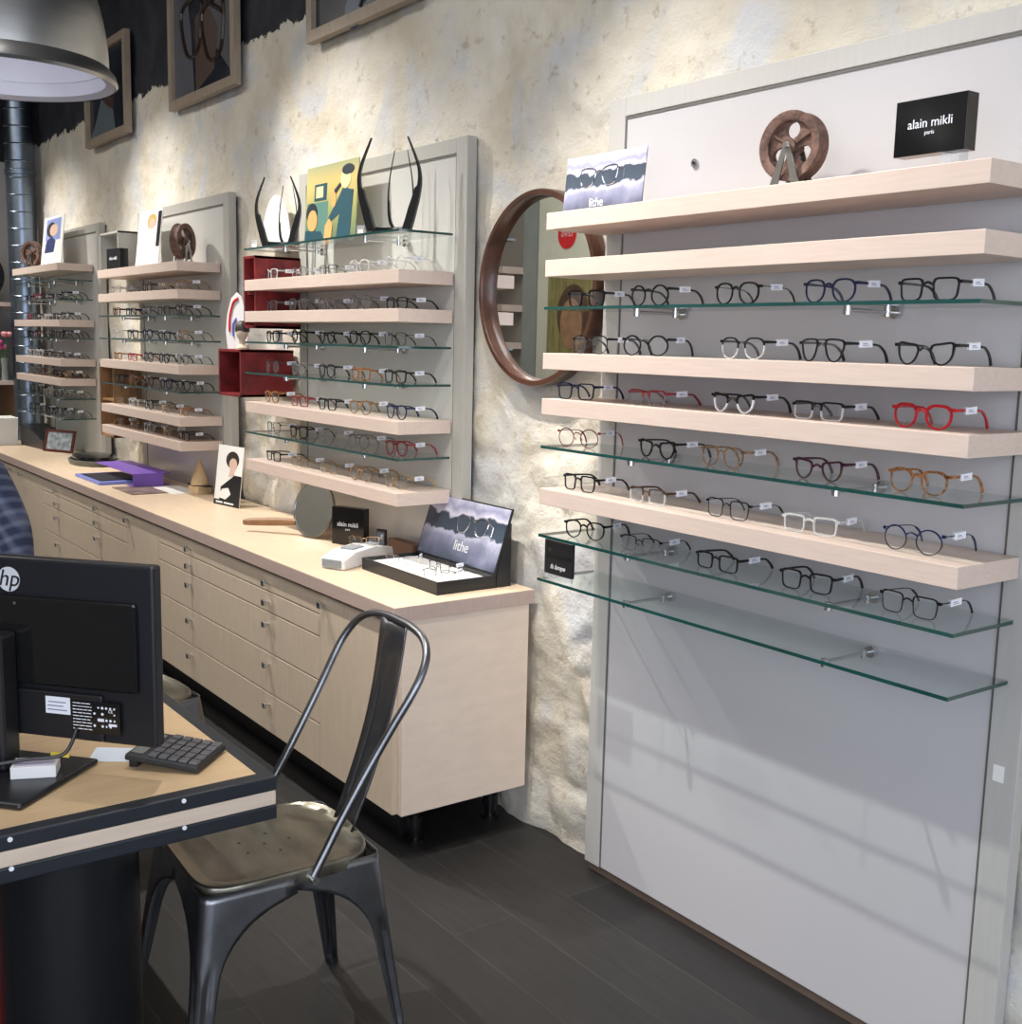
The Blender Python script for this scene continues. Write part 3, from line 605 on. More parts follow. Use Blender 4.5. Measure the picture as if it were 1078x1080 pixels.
# ------------------------------------------------------------------ signs, wheels, cards on the upper shelves
def pulley(label, x, y, z, r=.085, rz=0.0):
    t = thing('pulley_wheel', label, 'decorative wheel', (x, y, z), rz, 'iron pulley wheels on the top shelves')
    zc = r + .008 + .012; T = Matrix.Translation((0, 0, zc)) @ Matrix.Rotation(PI / 2, 4, 'X'); wd = .021
    wdl = MB(); wdl.lathe([(r * .74, -wd * .8), (r * .74, wd * .8), (r * .86, wd), (r, wd), (r * .97, wd * .5), (r * .93, 0), (r * .97, -wd * .5), (r, -wd), (r * .86, -wd)], n=48, T=T, closed=True)
    wdl.lathe([(0, -wd), (r * .2, -wd), (r * .2, wd), (0, wd)], n=20, T=T)
    # web with round openings: three solid arms between holes
    for k in range(3):
        a0 = PI / 2 + PI / 3 + k * 2 * PI / 3
        poly = []
        for q in range(-6, 7): a = a0 + q * .105; poly.append((r * .76 * math.cos(a), r * .76 * math.sin(a) + zc))
        for sgn in (1, -1):
            hc = a0 + sgn * PI / 3; hx, hz = r * .47 * math.cos(hc), r * .47 * math.sin(hc); rr = r * .235
            seg = []
            for q in range(9):
                a = hc - sgn * (PI * .08 + PI * .86 * q / 8); seg.append((hx + rr * math.cos(a), hz + rr * math.sin(a) + zc))
            poly += seg if sgn == 1 else list(reversed(seg))
        wdl.prism(poly, -.006, .006)
        wdl.tube([(r * .15 * math.cos(a0), -.008, zc + r * .15 * math.sin(a0)), (r * .78 * math.cos(a0), -.008, zc + r * .78 * math.sin(a0))], .004, 6)
    wdl.build('wheel', m_rust, t, smooth=True)
    st = MB()
    for yy in (-.030, .030):
        for sg in (-1, 1):
            st.prism([(sg * .006, zc + .006), (0, zc + .010), (0, zc - .014), (sg * .020, .0), (sg * .042, .0)], yy - .0015, yy + .0015)
    st.cyl((0, -.038, zc), (0, .038, zc), .006, 12); st.box(-.04, .04, -.030, .030, 0, .003)
    st.build('stand', m_steel, t)
    return t
pulley('rusty iron pulley wheel on stand, left of black sign on nearest panel', -1.785, -.150, 1.974, .077, .15)
pulley('rusty pulley wheel turned edge-on, above the panel behind purple binder', -5.64, -.150, 1.970, .088, -.9)
pulley('small rusty pulley wheel on farthest panel in front of duct', -8.60, -.150, 2.050, .088, .5)

def brand_block(label, x, y, z, w_, h_, d, rz, size, lift=True, sub=True):
    t = thing('display_sign', label, 'sign', (x, y, z), rz, 'black block signs')
    z0 = .026 if lift else .0
    MB().box(-w_ / 2, w_ / 2, 0, d, z0, z0 + h_).build('block', m_blackg, t, bevel=.001)
    text('alain mikli', size, m_tag, t, (0, -.0006, z0 + h_ * .55), name='lettering')
    if sub: text('paris', size * .45, m_tag, t, (0.0, -.0006, z0 + h_ * .55 - size * .72), name='lettering')
    if lift: MB().box(w_ * .18, w_ * .42, .004, d - .002, 0, z0).build('clear_foot', m_acr, t)
    return t
brand_block('large black block sign with white lettering on top shelf of nearest panel', -1.377, -.235, 1.974, .157, .106, .035, .0, .025)
brand_block('small black block sign on far top shelf', -6.60, -.20, 1.970, .18, .12, .05, .1, .026, False, False)
brand_block('black block sign standing on worktop beside round hand mirror', -3.90, -.155, .8222, .155, .148, .035, .42, .026, False)

# lithe card on R top shelf
def glasses_drawing(parent, cx, cz, s, y=-.0006, mat=None):
    d = MB()
    for sg in (-1, 1):
        pts = [(cx + sg * s * (.2 + .8 * u_), y, cz + s * v_) for u_, v_ in ((0, .22), (.95, .28), (.85, -.28), (.22, -.3))]
        d.tube(smoothpath(pts, 4, True), s * .022, 5, closed=True)
    d.tube([(cx - s * .22, y, cz + s * .12), (cx, y, cz + s * .2), (cx + s * .22, y, cz + s * .12)], s * .022, 5)
    d.tube([(cx + s * 1.0, y, cz + s * .22), (cx + s * 1.35, y, cz + s * .1), (cx + s * 1.35, y, cz - s * .25)], s * .02, 5)
    return d.build('printed_glasses', mat or m_silver, parent)
t = thing('display_card', 'cloud-printed card with small white lettering leaning on top shelf above mirror', 'display card', (-2.388, -.205, 1.9742), rot=(-.10, 0, 0))
MB().box(-.160, .160, 0, .004, 0, .150).build('card', m_cloud, t)
glasses_drawing(t, -.02, .092, .075); text('lithe', .034, m_white, t, (-.02, -.0006, .022))
MB().prism([(.004, 0), (.055, 0), (.004, .10)], -.01, .01, 'x').build('easel_back', m_white, t)

# fashion cards (woman portraits)
def portrait_card(label, x, y, z, w_, h_, rz, style, tilt=-.12, group=None, d=.004):
    t = thing('display_card', label, 'display card', (x, y, z), rz, group, rot=(tilt, 0, rz))
    MB().box(-w_ / 2, w_ / 2, 0, d, 0, h_).build('card', m_paper, t)
    k = [0]
    def flat(nm, poly, mat):
        k[0] += 1; MB().prism([(p[0] * w_, p[1] * h_) for p in poly], -.0004 * k[0], 0).build(nm, mat, t)
    skin = P('printed skin', (0.66, 0.47, 0.38), .4)
    if style == 'profile':
        flat('print_background', [(-.36, .52), (.36, .52), (.36, .95), (-.36, .95)], P('print blue', (.25, .32, .62), .4))
        flat('printed_jacket', [(-.36, .28), (.10, .28), (.16, .50), (-.05, .60), (-.30, .52)], P('print navy', (.03, .04, .14), .4))
        flat('printed_hair', ell(-.10, .74, .22, .15), m_hair); flat('printed_face', ell(.04, .72, .20, .12), skin)
    elif style == 'black':
        flat('printed_dress', [(-.30, .0), (.5, .0), (.5, .52), (.22, .52), (-.05, .40), (-.28, .30)], m_black)
        flat('printed_arm', [(-.36, .12), (-.05, .10), (.14, .20), (.02, .30), (-.2, .27), (-.36, .18)], m_white)
        flat('printed_hair', ell(.10, .77, .25, .14), m_hair); flat('printed_face', ell(.14, .70, .15, .10), skin); flat('printed_neck', [(.0, .48), (.2, .52), (.2, .64), (.05, .62)], skin)
        flat('print_base_strip', [(-.5, 0), (.5, 0), (.5, .085), (-.5, .085)], m_black)
        for a_, b_ in ((-.40, -.14), (-.08, .30)): flat('caption_word', [(a_, .030), (b_, .030), (b_, .058), (a_, .058)], m_white)
    else:
        flat('printed_figure', [(-.2, .30), (.22, .30), (.28, .62), (.0, .70), (-.2, .6)], P('print pale', (.80, .76, .66), .4))
        flat('printed_hair', ell(.08, .80, .20, .13), P('print gold', (.55, .38, .12), .4)); flat('printed_face', ell(.1, .76, .13, .09), skin)
        flat('printed_strip', [(.34, .35), (.48, .35), (.48, .95), (.34, .95)], m_black); flat('print_caption', [(-.5, .0), (.5, .0), (.5, .045), (-.5, .045)], m_black)
    return t
portrait_card('white card with profile of dark-haired model, far end top shelf', -8.05, -.17, 2.0504, .50, .33, .0, 'profile')
portrait_card('bright tall card with model print beside small black block', -6.17, -.16, 1.9704, .36, .305, .0, 'pale')
portrait_card('tall card with woman in black dress standing on the worktop', -5.11, -.16, .8226, .225, .285, .15, 'black')

# poster in yellow and teal (generic figures)
t = thing('pop_poster', 'yellow and teal comic-style poster between the two black claw sculptures', 'poster', (-4.10, -.135, 1.9854), rot=(-.06, 0, 0))
m_yel = cloud_material('poster yellow', 0, .31, [(0, (.10, .16, .12)), (.45, (.35, .36, .14)), (.75, (.62, .48, .18)), (1, (.36, .38, .22))], .05, 6)
MB().box(-.215, .215, 0, .004, 0, .305).build('board', m_yel, t)
pk = [0]
def pflat(nm, poly, mat, dy=0):
    pk[0] += 1; MB().prism(poly, -.0004 - .0003 * pk[0], 0).build(nm, mat, t)
m_teal = P('poster teal', (.02, .075, .10), .4); m_teal2 = P('poster mid teal', (.10, .22, .18), .4); m_org = P('poster orange', (.72, .38, .14), .4); m_ylw = P('poster pale yellow', (.85, .75, .35), .4); m_dk = P('poster dark', (.02, .03, .04), .4)
pflat('printed_cabinet', [(-.20, 0), (-.02, 0), (-.02, .165), (-.20, .165)], m_teal2)
pflat('printed_screen_case', [(-.14, .17), (-.035, .17), (-.035, .235), (-.14, .235)], m_teal)
pflat('printed_screen', [(-.125, .182), (-.065, .182), (-.065, .225), (-.125, .225)], m_ylw)
pflat('printed_suit', [(.06, .0), (.17, .0), (.185, .19), (.10, .205), (.05, .15), (-.01, .10), (.0, .08), (.08, .11)], m_teal)
pflat('printed_head', ell(.12, .238, .040, .038), m_ylw); pflat('printed_hair', ell(.135, .270, .048, .020), m_dk)
pflat('printed_handset', [(.03, .20), (.075, .225), (.085, .215), (.04, .185)], m_dk); pflat('printed_hand', ell(.03, .165, .02, .03), m_org)
pflat('printed_woman_hair', ell(-.155, .125, .048, .040), m_dk); pflat('printed_woman_face', ell(-.145, .095, .042, .042), m_org); pflat('printed_woman_dress', [(-.21, 0), (-.02, 0), (-.07, .05), (-.20, .06)], m_teal)
pflat('printed_glove', [(-.04, .0), (.02, .0), (.03, .07), (.0, .095), (-.03, .07)], m_org)

# claw sculptures
def claw(label, x, y, z, s, rz):
    t = thing('claw_sculpture', label, 'sculpture', (x, y, z), rz, 'black claw sculptures on the high glass shelf')
    def blade(path, wid, thk):
        p = smoothpath([(a * s, b * s, c * s) for a, b, c in path], 7); n = len(p); vs = []
        for i, v in enumerate(p):
            q = i / (n - 1); w_ = s * wid * (1 - .80 * max(0, (q - .30) / .70)) * (.62 if q > .52 else 1.0); tv = (p[min(n - 1, i + 1)] - p[max(0, i - 1)]).normalized(); nv = Vector((tv.z, 0, -tv.x)).normalized()
            sg = 1 if path[1][0] > 0 else -1
            for (e, f_) in ((0, -1), (1, -1), (1, 1), (0, 1)): vs.append(v - nv * (sg * e * w_) + Vector((0, f_ * thk * s * (1 - .6 * q), 0)))
        b = MB(); b.add(vs, [(i * 4 + k, i * 4 + (k + 1) % 4, (i + 1) * 4 + (k + 1) % 4, (i + 1) * 4 + k) for i in range(n - 1) for k in range(4)] + [(0, 1, 2, 3), tuple((n - 1) * 4 + k for k in range(4))]); return b
    for sx in (-1, 1):
        blade([(sx * .082, -.04, .004), (sx * .100, -.04, .06), (sx * .122, -.04, .15), (sx * .118, -.04, .225), (sx * .072, -.04, .330)], .030, .010).build('prong', m_ebony, t)
        blade([(sx * .020, .055, .012), (sx * .046, .055, .05), (sx * .052, .055, .12), (sx * .046, .055, .20), (sx * .026, .055, .300)], .010, .005).build('prong', m_ebony, t)
    b = MB(); b.tube(smoothpath([(-.080 * s, -.04 * s, .016), (-.05 * s, -.025 * s, .0126), (0, .0, .0126), (.05 * s, -.025 * s, .0126), (.080 * s, -.04 * s, .016)], 5), .0125, 8); b.tube(smoothpath([(-.02 * s, .055 * s, .014), (0, .0, .009), (.02 * s, .055 * s, .014)], 4), .008, 8)
    b.build('base', m_ebony, t, smooth=True)
    return t
claw('black claw sculpture left of the yellow poster', -4.475, -.155, 1.9855, .86, .60)
claw('black claw sculpture right of the yellow poster', -3.560, -.155, 1.9855, .98, .60)
for x, lab in ((-4.60, 'tiny clear price block at foot of left claw sculpture'), (-3.675, 'tiny clear price block at foot of right claw sculpture')):
    t = thing('price_block', lab, 'price tag', (x, -.225, 1.9855), .3)
    MB().box(-.018, .018, 0, .008, 0, .034).build('block', m_acr, t); MB().box(-.013, .013, -.0008, 0, .006, .02).build('label', m_paper, t)
t = thing('backdrop_card', 'white rounded card behind the left claw sculpture', 'display card', (-4.77, -.05, 2.0))
MB().prism(ell(0, 0, .15, .235, 16, 0, PI) , 0, .004).build('card', m_white, t)
MB().box(-.10, .10, .004, .02, 0, .02).build('foot', m_white, t)

# red cubes and the things between the panels
def wall_cube(label, x0, x1, z0, z1, mat, matin, d=.25, shelf=None, cat='wall cube', group=None):
    cx = (x0 + x1) / 2; t = thing('wall_cube', label, cat, (cx, 0, z0), group=group); w_ = (x1 - x0) / 2; h_ = z1 - z0; k = .012
    b = MB(); b.box(-w_, -w_ + k, 0.0, -d, 0, h_); b.box(w_ - k, w_, 0.0, -d, 0, h_); b.box(-w_, w_, 0.0, -d, 0, k); b.box(-w_, w_, 0.0, -d, h_ - k, h_); b.build('box_shell', mat, t, bevel=.0015)
    MB().box(-w_ + k, w_ - k, -.004, -.014, k, h_ - k).build('back', matin, t)
    if shelf: MB().box(-w_ + k, w_ - k, -.014, -d + .01, shelf, shelf + .010).build('inner_shelf', mat, t)
    return t
wall_cube('lower red open wall cube, left of shelves with claw sculptures', -4.952, -4.702, 1.357, 1.563, m_red, m_redin, group='red wall cubes')
wall_cube('upper tall red wall cube behind the left ends of shelves', -4.672, -4.450 - .10, 1.655, 1.955, m_red, m_redin, .245, .14, group='red wall cubes')
wall_cube('brown wooden wall cube behind lower shelves near the far end', -6.93, -6.665, 1.02, 1.44, m_crate, m_crate, .20, .21, group='wooden wall cubes')
wall_cube('pale wooden wall cube high up behind small black block sign', -7.05, -6.70, 1.96, 2.20, m_stileb, m_stileb, .14, group='wooden wall cubes')
t = thing('oval_sign', 'white oval sign with curved red stripe on lower red cube', 'sign', (-4.893, -.185, 1.5635), rz=.45)
t.scale = (.62, 1, .95)
MB().prism([( -.09, 0), (.09, 0), (.10, .08), (.085, .17), (.045, .24), (.0, .262), (-.05, .235), (-.09, .16), (-.105, .08)], 0, .006).build('board', m_white, t)
MB().tube(smoothpath([(-.065, -.002, .08), (-.06, -.002, .15), (-.025, -.002, .215), (.02, -.002, .235)], 5), .007, 6).build('red_stripe', m_redp, t)
MB().tube(smoothpath([(-.03, -.002, .06), (-.03, -.002, .11), (.0, -.002, .14)], 5), .008, 6).build('blue_stripe', m_blueplastic, t)
t = thing('bust_figure', 'small pale bust with dark hair on the lower red cube', 'figurine', (-4.765, -.215, 1.5632))
b = MB(); b.lathe([(0, 0), (.030, 0), (.030, .008), (.014, .022), (.013, .040), (.022, .055), (.026, .075), (.022, .098), (.010, .110), (0, .112)], n=20); b.build('head', P('bust plaster', (.55, .45, .33), .6), t, smooth=True)
b = MB(); b.lathe([(.0305, .075), (.032, .09), (.026, .112), (.012, .123), (0, .124)], c=(-.004, .004, 0), n=20); b.build('hair', m_hair, t, smooth=True)
tag(MB().box(-4.665, -4.60, -.10, -.104, 1.5990 + .0, 1.65).build('white_card', m_paper), 'small white card on glass shelf under upper red cube', 'card')

# price/brand card at left on lowest glass shelf
t = thing('brand_card', 'black square card with white script on lowest glass shelf', 'sign', (-2.487, -.235, .9512), .0)
MB().box(-.062, .062, 0, .012, .014, .112).build('card', m_black, t, bevel=.0015); text('fa lampe', .020, m_white, t, (0, -.0006, .037), shear=.4)
MB().box(-.058, .058, .001, .011, 0, .014).build('clear_foot', m_acr, t)
MB().cyl((-.038, -.0006, .085), (-.038, 0, .085), .006, 12).build('dot', m_gun, t)

# ------------------------------------------------------------------ things on the worktop
ZW = .8222
# open presentation box
t = thing('presentation_box', 'open black box with cloud-printed lid at the end of the worktop', 'display box', (-3.22, -.215, ZW))
t.rotation_euler = (0, 0, .0)
# tray footprint
bx = MB(); W2, D2 = .245, .115
bx.box(-W2, W2, -D2, D2, 0, .004); bx.box(-W2, W2, -D2, -D2 + .008, .004, .042); bx.box(-W2, W2, D2 - .008, D2, .004, .042); bx.box(-W2, -W2 + .008, -D2 + .008, D2 - .008, .004, .042); bx.box(W2 - .008, W2, -D2 + .008, D2 - .008, .004, .042); bx.build('tray', m_ebony, t, bevel=.001)
MB().box(-W2 + .01, W2 - .01, -D2 + .01, D2 - .01, .004, .030).build('insert', m_paper, t, bevel=.004)
lid = MB(); T = Matrix.Translation((0, D2 - .008, .043)) @ Matrix.Rotation(-.32, 4, 'X')
lid.box(-W2, W2, 0, .006, 0, .225, 0, T); lid.build('lid', m_ebony, t, bevel=.001)
lp = MB(); lp.box(-W2 + .006, W2 - .006, -.001, 0, .006, .220); o = lp.build('lid_print', m_cloud2, t); o.location = (0, D2 - .008, .043); o.rotation_euler = (-.32, 0, 0)
o2 = text('lithe', .052, m_white, t, (0, 0, 0)); o2.rotation_euler = (PI / 2 - .32, 0, 0); v = T @ Vector((.02, -.0016, .060)); o2.location = v
gd = glasses_drawing(t, .05, .14, .09, -.002); gd.location = (0, D2 - .008, .043); gd.rotation_euler = (-.32, 0, 0)
for a_, b_ in ((-W2, -W2 + .004), (W2 - .004, W2)): MB().prism([(D2 + .001, .0), (D2 + .002, .043), (D2 + .050, .210), (D2 + .058, .210), (D2 + .058, .0)], a_, b_, 'x').build('lid_stay', m_ebony, t)
for i, (gx, gy, rz, top, lab) in enumerate(((-3.33, -.25, .5, 'silver', 'thin silver rimless-look glasses lying in left of open box'), (-3.17, -.20, -.2, 'gun', 'dark wire glasses lying in middle of open box'), (-3.06, -.27, .3, 'silver', 'thin silver glasses overhanging right side of open box'))):
    eyeglasses(lab, 'eyeglasses lying in the open box', gx, gy, ZW + .0305, 'rect', top, None, .0016, True, rz + .3, .8)

# small white-grey machine
t = thing('label_printer', 'white and grey handheld label machine on the worktop', 'device', (-3.575, -.285, ZW), 2.0)
t.scale = (1.15, 1.25, 1.2)
b = MB(); b.prism([(-.13, 0), (.12, 0), (.13, .012), (.125, .036), (.03, .052), (-.07, .048), (-.13, .030)], -.042, .042); b.build('body', m_white, t, bevel=.005)
b = MB(); b.box(-.138, -.128, -.032, .032, .006, .030); b.build('end_cap', P('grey plastic', (.25, .28, .30), .4), t, bevel=.003)
b = MB(); b.box(-.06, .0, -.022, .022, .048, .054); b.box(.02, .09, -.020, .020, .047, .051); b.build('keypad', P('grey plastic keys', (.30, .33, .36), .4), t, bevel=.002)
eyeglasses('wire glasses lying across the white label machine', 'eyeglasses on the worktop', -3.56, -.27, ZW + .0635, 'rect', 'gold', None, .0016, True, .9, .8)
t = thing('phone_handset', 'small dark phone standing upright behind label machine', 'phone', (-3.73, -.10, ZW), .4)
MB().box(-.022, .022, -.006, .006, 0, .085).build('case', m_black, t, bevel=.003); MB().box(-.016, .016, -.0068, -.006, .02, .075).build('screen', P('screen blue grey', (.10, .14, .22), .1), t)
tag(MB().box(-3.70, -3.52, -.05, -.09, ZW, ZW + .055).build('small_box', m_brownbox, bevel=.002), 'small brown cardboard box at back of worktop behind label machine', 'box')

# hand mirror
t = thing('hand_mirror', 'round hand mirror with wooden handle propped on worktop', 'hand mirror', (-4.12, -.205, ZW + .001), .30, rot=(-.22, 0, .30))
t.scale = (.95, .95, .95)
T = Matrix.Rotation(PI / 2, 4, 'X')
b = MB(); b.lathe([(0, .0), (.119, .0), (.121, .006), (.119, .012), (.114, .012), (.114, .009), (0, .009)], c=(0, 0, .121), n=56, T=T); b.build('rim', m_steel, t, smooth=True)
b = MB(); b.lathe([(0, .0098), (.113, .0098)], c=(0, 0, .121), n=56, T=T); b.build('mirror_glass', m_mirror, t)
h = MB(); h.tube(smoothpath([(-.10, -.005, .055), (-.19, -.03, .045), (-.34, -.080, .022)], 4), [.014, .015, .016, .017, .018, .018, .017, .016, .014], 10, flat=.8); h.build('handle', P('beech handle', (.27, .14, .065), .45, var=.15, scale=6, stretch=(3, 12, 12)), t, smooth=True)

# wooden cone figure
t = thing('wooden_cone', 'pale wooden cone on a small block base at the worktop', 'ornament', (-5.60, -.10, ZW), .2)
MB().box(-.045, .045, -.04, .04, 0, .038).build('base_block', m_brass, t, bevel=.003)
MB().lathe([(0, .044), (.046, .044), (.040, .075), (.020, .130), (.004, .172), (0, .175)], n=28).build('cone', m_brass, t, smooth=True)
MB().box(-.09, .09, -.018, .018, .038, .0445).build('crossbar', m_blackm, t)
# purple binder and papers
t = thing('ring_binder', 'open purple ring binder lying on the worktop', 'binder', (-6.25, -.23, ZW), .0)
MB().box(.19, .30, -.10, .10, 0, .003).build('cover_inside', m_purple, t)
MB().box(.30, .304, -.10, .06, 0, .070).build('spine', m_purple, t)
MB().box(-.36, .30, -.10, .10, .067, .0705, T=Matrix.Rotation(-.0, 4, 'Y')).build('cover', m_purple, t)
b = MB(); b.tube(smoothpath([(.24, -.03, .004), (.20, -.03, .03), (.24, -.03, .055), (.28, -.03, .03)], 5, True), .002, 6, closed=True); b.tube(smoothpath([(.24, .05, .004), (.20, .05, .03), (.24, .05, .055), (.28, .05, .03)], 5, True), .002, 6, closed=True); b.build('rings', m_chrome, t)
tag(MB().box(-6.55, -6.10, -.46, -.20, ZW, ZW + .016).build('document_folder', m_blueplastic, bevel=.002), 'blue plastic folder lying in front under the purple binder', 'folder')
tag(MB().box(-6.50, -6.15, -.44, -.22, ZW + .0162, ZW + .020).build('dark_folder', m_navyb, bevel=.001), 'dark sheet lying on top of the blue folder', 'folder')
tag(MB().box(-5.98, -5.66, -.43, -.25, ZW, ZW + .004).build('brochure', P('brochure cover', (.22, .16, .14), .4, var=.6, scale=10)), 'dark printed brochure in front of purple binder', 'brochure')
tag(MB().box(-5.90, -5.60, -.24, -.10, ZW, ZW + .002).build('paper_sheet', m_paper), 'white sheet sticking out right of the binder', 'paper')
# black tray / card machine
t = thing('round_tray', 'dark oval tray with cables on the far worktop', 'tray', (-7.16, -.18, ZW), 0)
b = MB(); T = Matrix.Diagonal((1.3, .8, 1, 1)); b.lathe([(0, 0), (.17, 0), (.18, .03), (.165, .032), (.155, .01), (0, .01)], n=40, T=T); b.build('tray_body', P('grey tray', (.12, .12, .11), .4), t, smooth=True)
b = MB(); T = Matrix.Diagonal((1.3, .8, 1, 1)); b.lathe([(0, .010), (.150, .010), (.150, .052), (.10, .060), (0, .062)], n=32, T=T); b.build('black_pad', m_blackg, t, smooth=True)
# small photo frame
t = thing('photo_frame', 'small reddish wooden frame with grey picture on the far worktop', 'photo frame', (-7.93, -.20, ZW + .003), .45, rot=(-.25, 0, .45))
b = MB(); b.box(-.14, .14, 0, .012, 0, .016); b.box(-.14, .14, 0, .012, .134, .150); b.box(-.14, -.118, 0, .012, .016, .134); b.box(.118, .14, 0, .012, .016, .134); b.build('frame', P('mahogany', (.10, .025, .018), .35), t, bevel=.002)
MB().box(-.118, .118, .004, .008, .016, .134).build('picture', P('grey picture', (.30, .34, .38), .3, var=.5, scale=30), t)
MB().prism([(.012, .0), (.085, .022), (.012, .11)], -.02, .02, 'x').build('easel_back', m_black, t)
t = thing('black_case', 'black case lying behind small photo frame', 'case', (-8.36, -.17, ZW), .1)
MB().prism([(-.22, 0), (.22, 0), (.22, .055), (-.05, .13), (-.22, .15)], -.09, .09).build('case_body', m_black, t, bevel=.004)
for i, (x, rz) in enumerate(((-8.86, .18), (-8.78, .1), (-8.70, .02))):
    t = thing('white_catalogue', ('white catalogue standing, %s of three at far end of worktop' % ['leftmost', 'middle one', 'rightmost'][i]), 'catalogue', (x + .1, -.50, ZW), rz, 'white catalogues at the far end', rot=(0, .20, rz))
    MB().box(0, .022, -.02, .20, 0, .20).build('cover', m_paper, t, bevel=.001); MB().box(.003, .019, -.0205, .199, .003, .198).build('pages', m_blackm if i == 0 else m_paper, t)

# ------------------------------------------------------------------ far left corner
dt = MB(); dt.lathe([(.1, 0), (.1, 3.985)], n=32)
for k in range(26):
    z = .12 + k * .15; dt.lathe([(.1, z - .006), (.103, z), (.1, z + .006)], n=32, T=Matrix.Rotation(.0, 4, 'X'))
dt.lathe([(.1, 2.40), (.108, 2.405), (.108, 2.445), (.1, 2.45)], n=32)
t = thing('ventilation_duct', 'round galvanised ventilation duct rising in the far corner', 'duct', (-8.95, -.125, 0.823)); 
o = dt.build('duct', m_pipe, t, smooth=True); o.scale = (1, 1, (3.99 - .823) / 3.99)
t = thing('corner_rack', 'wooden shelf rack at the far end beyond the duct', 'shelf rack', (-9.50, -.45, 0))
for z in (1.25, 1.83): MB().box(-.4, .35, -.40, .30, z - .03, z).build('board', m_shelf, t)
MB().box(-.42, -.40, -.40, .30, 0, 2.0).build('upright', m_shelf, t); MB().box(-.40, .33, .28, .30, 0, 1.22).build('back_board', m_crate, t)
tag(MB().box(-9.75, -9.22, -.66, -.34, 1.2502, 1.70).build('black_cabinet_box', m_black, bevel=.005), 'black box on the lower board of the corner rack', 'box')
t = thing('flower_vase', 'pink flowers in slim glass vase on the corner rack', 'flowers', (-8.98 - .2, -.33 + .08, 1.2502))
t.location = (-9.19, -.235, 1.2502)
MB().lathe([(0, 0), (.022, 0), (.024, .01), (.020, .10), (.026, .17)], n=20).build('vase', m_acr, t, smooth=True)
for i, (a, b_, h_, mt) in enumerate(((-.02, -.01, .235, m_pink), (.03, .02, .33, m_rose), (.0, -.045, .27, m_pink))):
    MB().tube(smoothpath([(0, 0, .01), (a * .5, b_ * .5, h_ * .6), (a, b_, h_)], 4), .003, 6).build('stem', m_leaf, t)
    fb = MB(); 
    for q in range(7):
        an = q * .9; rr = .022 if q else 0; fb.lathe([(0, -.02), (.017, -.008), (.021, .008), (.010, .022), (0, .020)], c=(a + rr * math.cos(an), b_ + rr * math.sin(an), h_ + .012), n=10)
    fb.build('flower', mt, t, smooth=True)
MB().prism([(-.005, .08), (.03, .2), (.045, .28), (.02, .22)], -.002, .002).prism([(0, .1), (-.04, .2), (-.05, .26), (-.015, .2)], .004, .008).build('leaf', m_leaf, t)
t = thing('black_disc_ornament', 'large round black ornament standing on top of corner rack', 'ornament', (-9.40, -.36, 1.8302))
MB().lathe([(0, -.02), (.19, -.02), (.20, 0), (.19, .02), (0, .02)], c=(0, 0, .20), n=40, T=Matrix.Rotation(PI / 2, 4, 'Y')).build('disc', m_black, t, smooth=True)
MB().box(-.05, .05, -.08, .08, 0, .012).build('base', m_black, t)

# picture frames high on the wall
def wall_picture(label, x0, x1, z0, z1, kind):
    cx = (x0 + x1) / 2; t = thing('framed_picture', label, 'framed picture', (cx, -.012, z0), group='framed pictures high on the wall'); w_ = (x1 - x0) / 2; h_ = z1 - z0; k = .045
    b = MB(); b.box(-w_, w_, 0, -.035, 0, k); b.box(-w_, w_, 0, -.035, h_ - k, h_); b.box(-w_, -w_ + k, 0, -.035, k, h_ - k); b.box(w_ - k, w_, 0, -.035, k, h_ - k); b.build('frame', m_oak, t, bevel=.001)
    MB().box(-w_ + k, w_ - k, -.002, -.012, k, h_ - k).build('print', P('dark photo print', (.016, .020, .028), .25, var=.8, scale=5), t)
    q = [0]
    def fl(nm, poly, mat): q[0] += 1; MB().prism(poly, -.012 - .0006 * q[0], -.012).build(nm, mat, t)
    if kind == 'shirt':
        fl('printed_face', ell(.02, .24, .10, .10), P('print dim skin', (.06, .03, .025), .4)); fl('printed_shirt', [(-w_ + k, k), (.14, k), (.10, .17), (.0, .20), (-.12, .26), (-.26, .12)], P('print pale shirt', (.10, .13, .15), .4))
    elif kind == 'glasses':
        fl('printed_coat', [(-w_ + k, k), (-.12, k), (-.16, .35), (-.22, .60), (-w_ + k, .70)], P('print grey coat', (.085, .09, .11), .4)); fl('printed_coat', [(w_ - k, k), (w_ - k, h_ - k), (.15, h_ - k), (.05, .50), (.16, .22)], P('print grey coat right', (.08, .08, .09), .4))
        fl('printed_skin', [(-.10, k), (.14, .12), (.20, .30), (.05, .45), (-.10, .40)], P('print brown skin', (.075, .045, .035), .4))
        g = MB()
        for cx_, cz_ in ((-.14, .36), (.14, .30)):
            g.tube(smoothpath([(cx_ - .13, -.016, cz_ + .1), (cx_ + .12, -.016, cz_ + .12), (cx_ + .1, -.016, cz_ - .10), (cx_ - .06, -.016, cz_ - .12)], 5, True), .010, 6, closed=True)
        g.tube([(-.30, -.016, .54), (-.05, -.016, .50), (.26, -.016, .36)], .012, 6); g.build('printed_glasses', P('print brown frame', (.025, .014, .010), .3), t)
    else:
        fl('printed_highlight', ell(-.05, .06, .08, .07), P('print grey light', (.10, .13, .17), .4)); fl('printed_highlight', ell(.20, .20, .12, .08), P('print grey dim', (.12, .13, .16), .4))
        g = MB()
        for qy in range(5): g.tube([(.0 + qy * .05, -.016, .06 + .02 * qy), (.12 + qy * .05, -.016, .22)], .008, 6)
        g.build('printed_lines', P('print dark', (.01, .01, .012), .4), t)
wall_picture('smallest framed photo high on wall, farthest from camera', -7.60, -6.79, 2.765, 3.33, 'shirt')
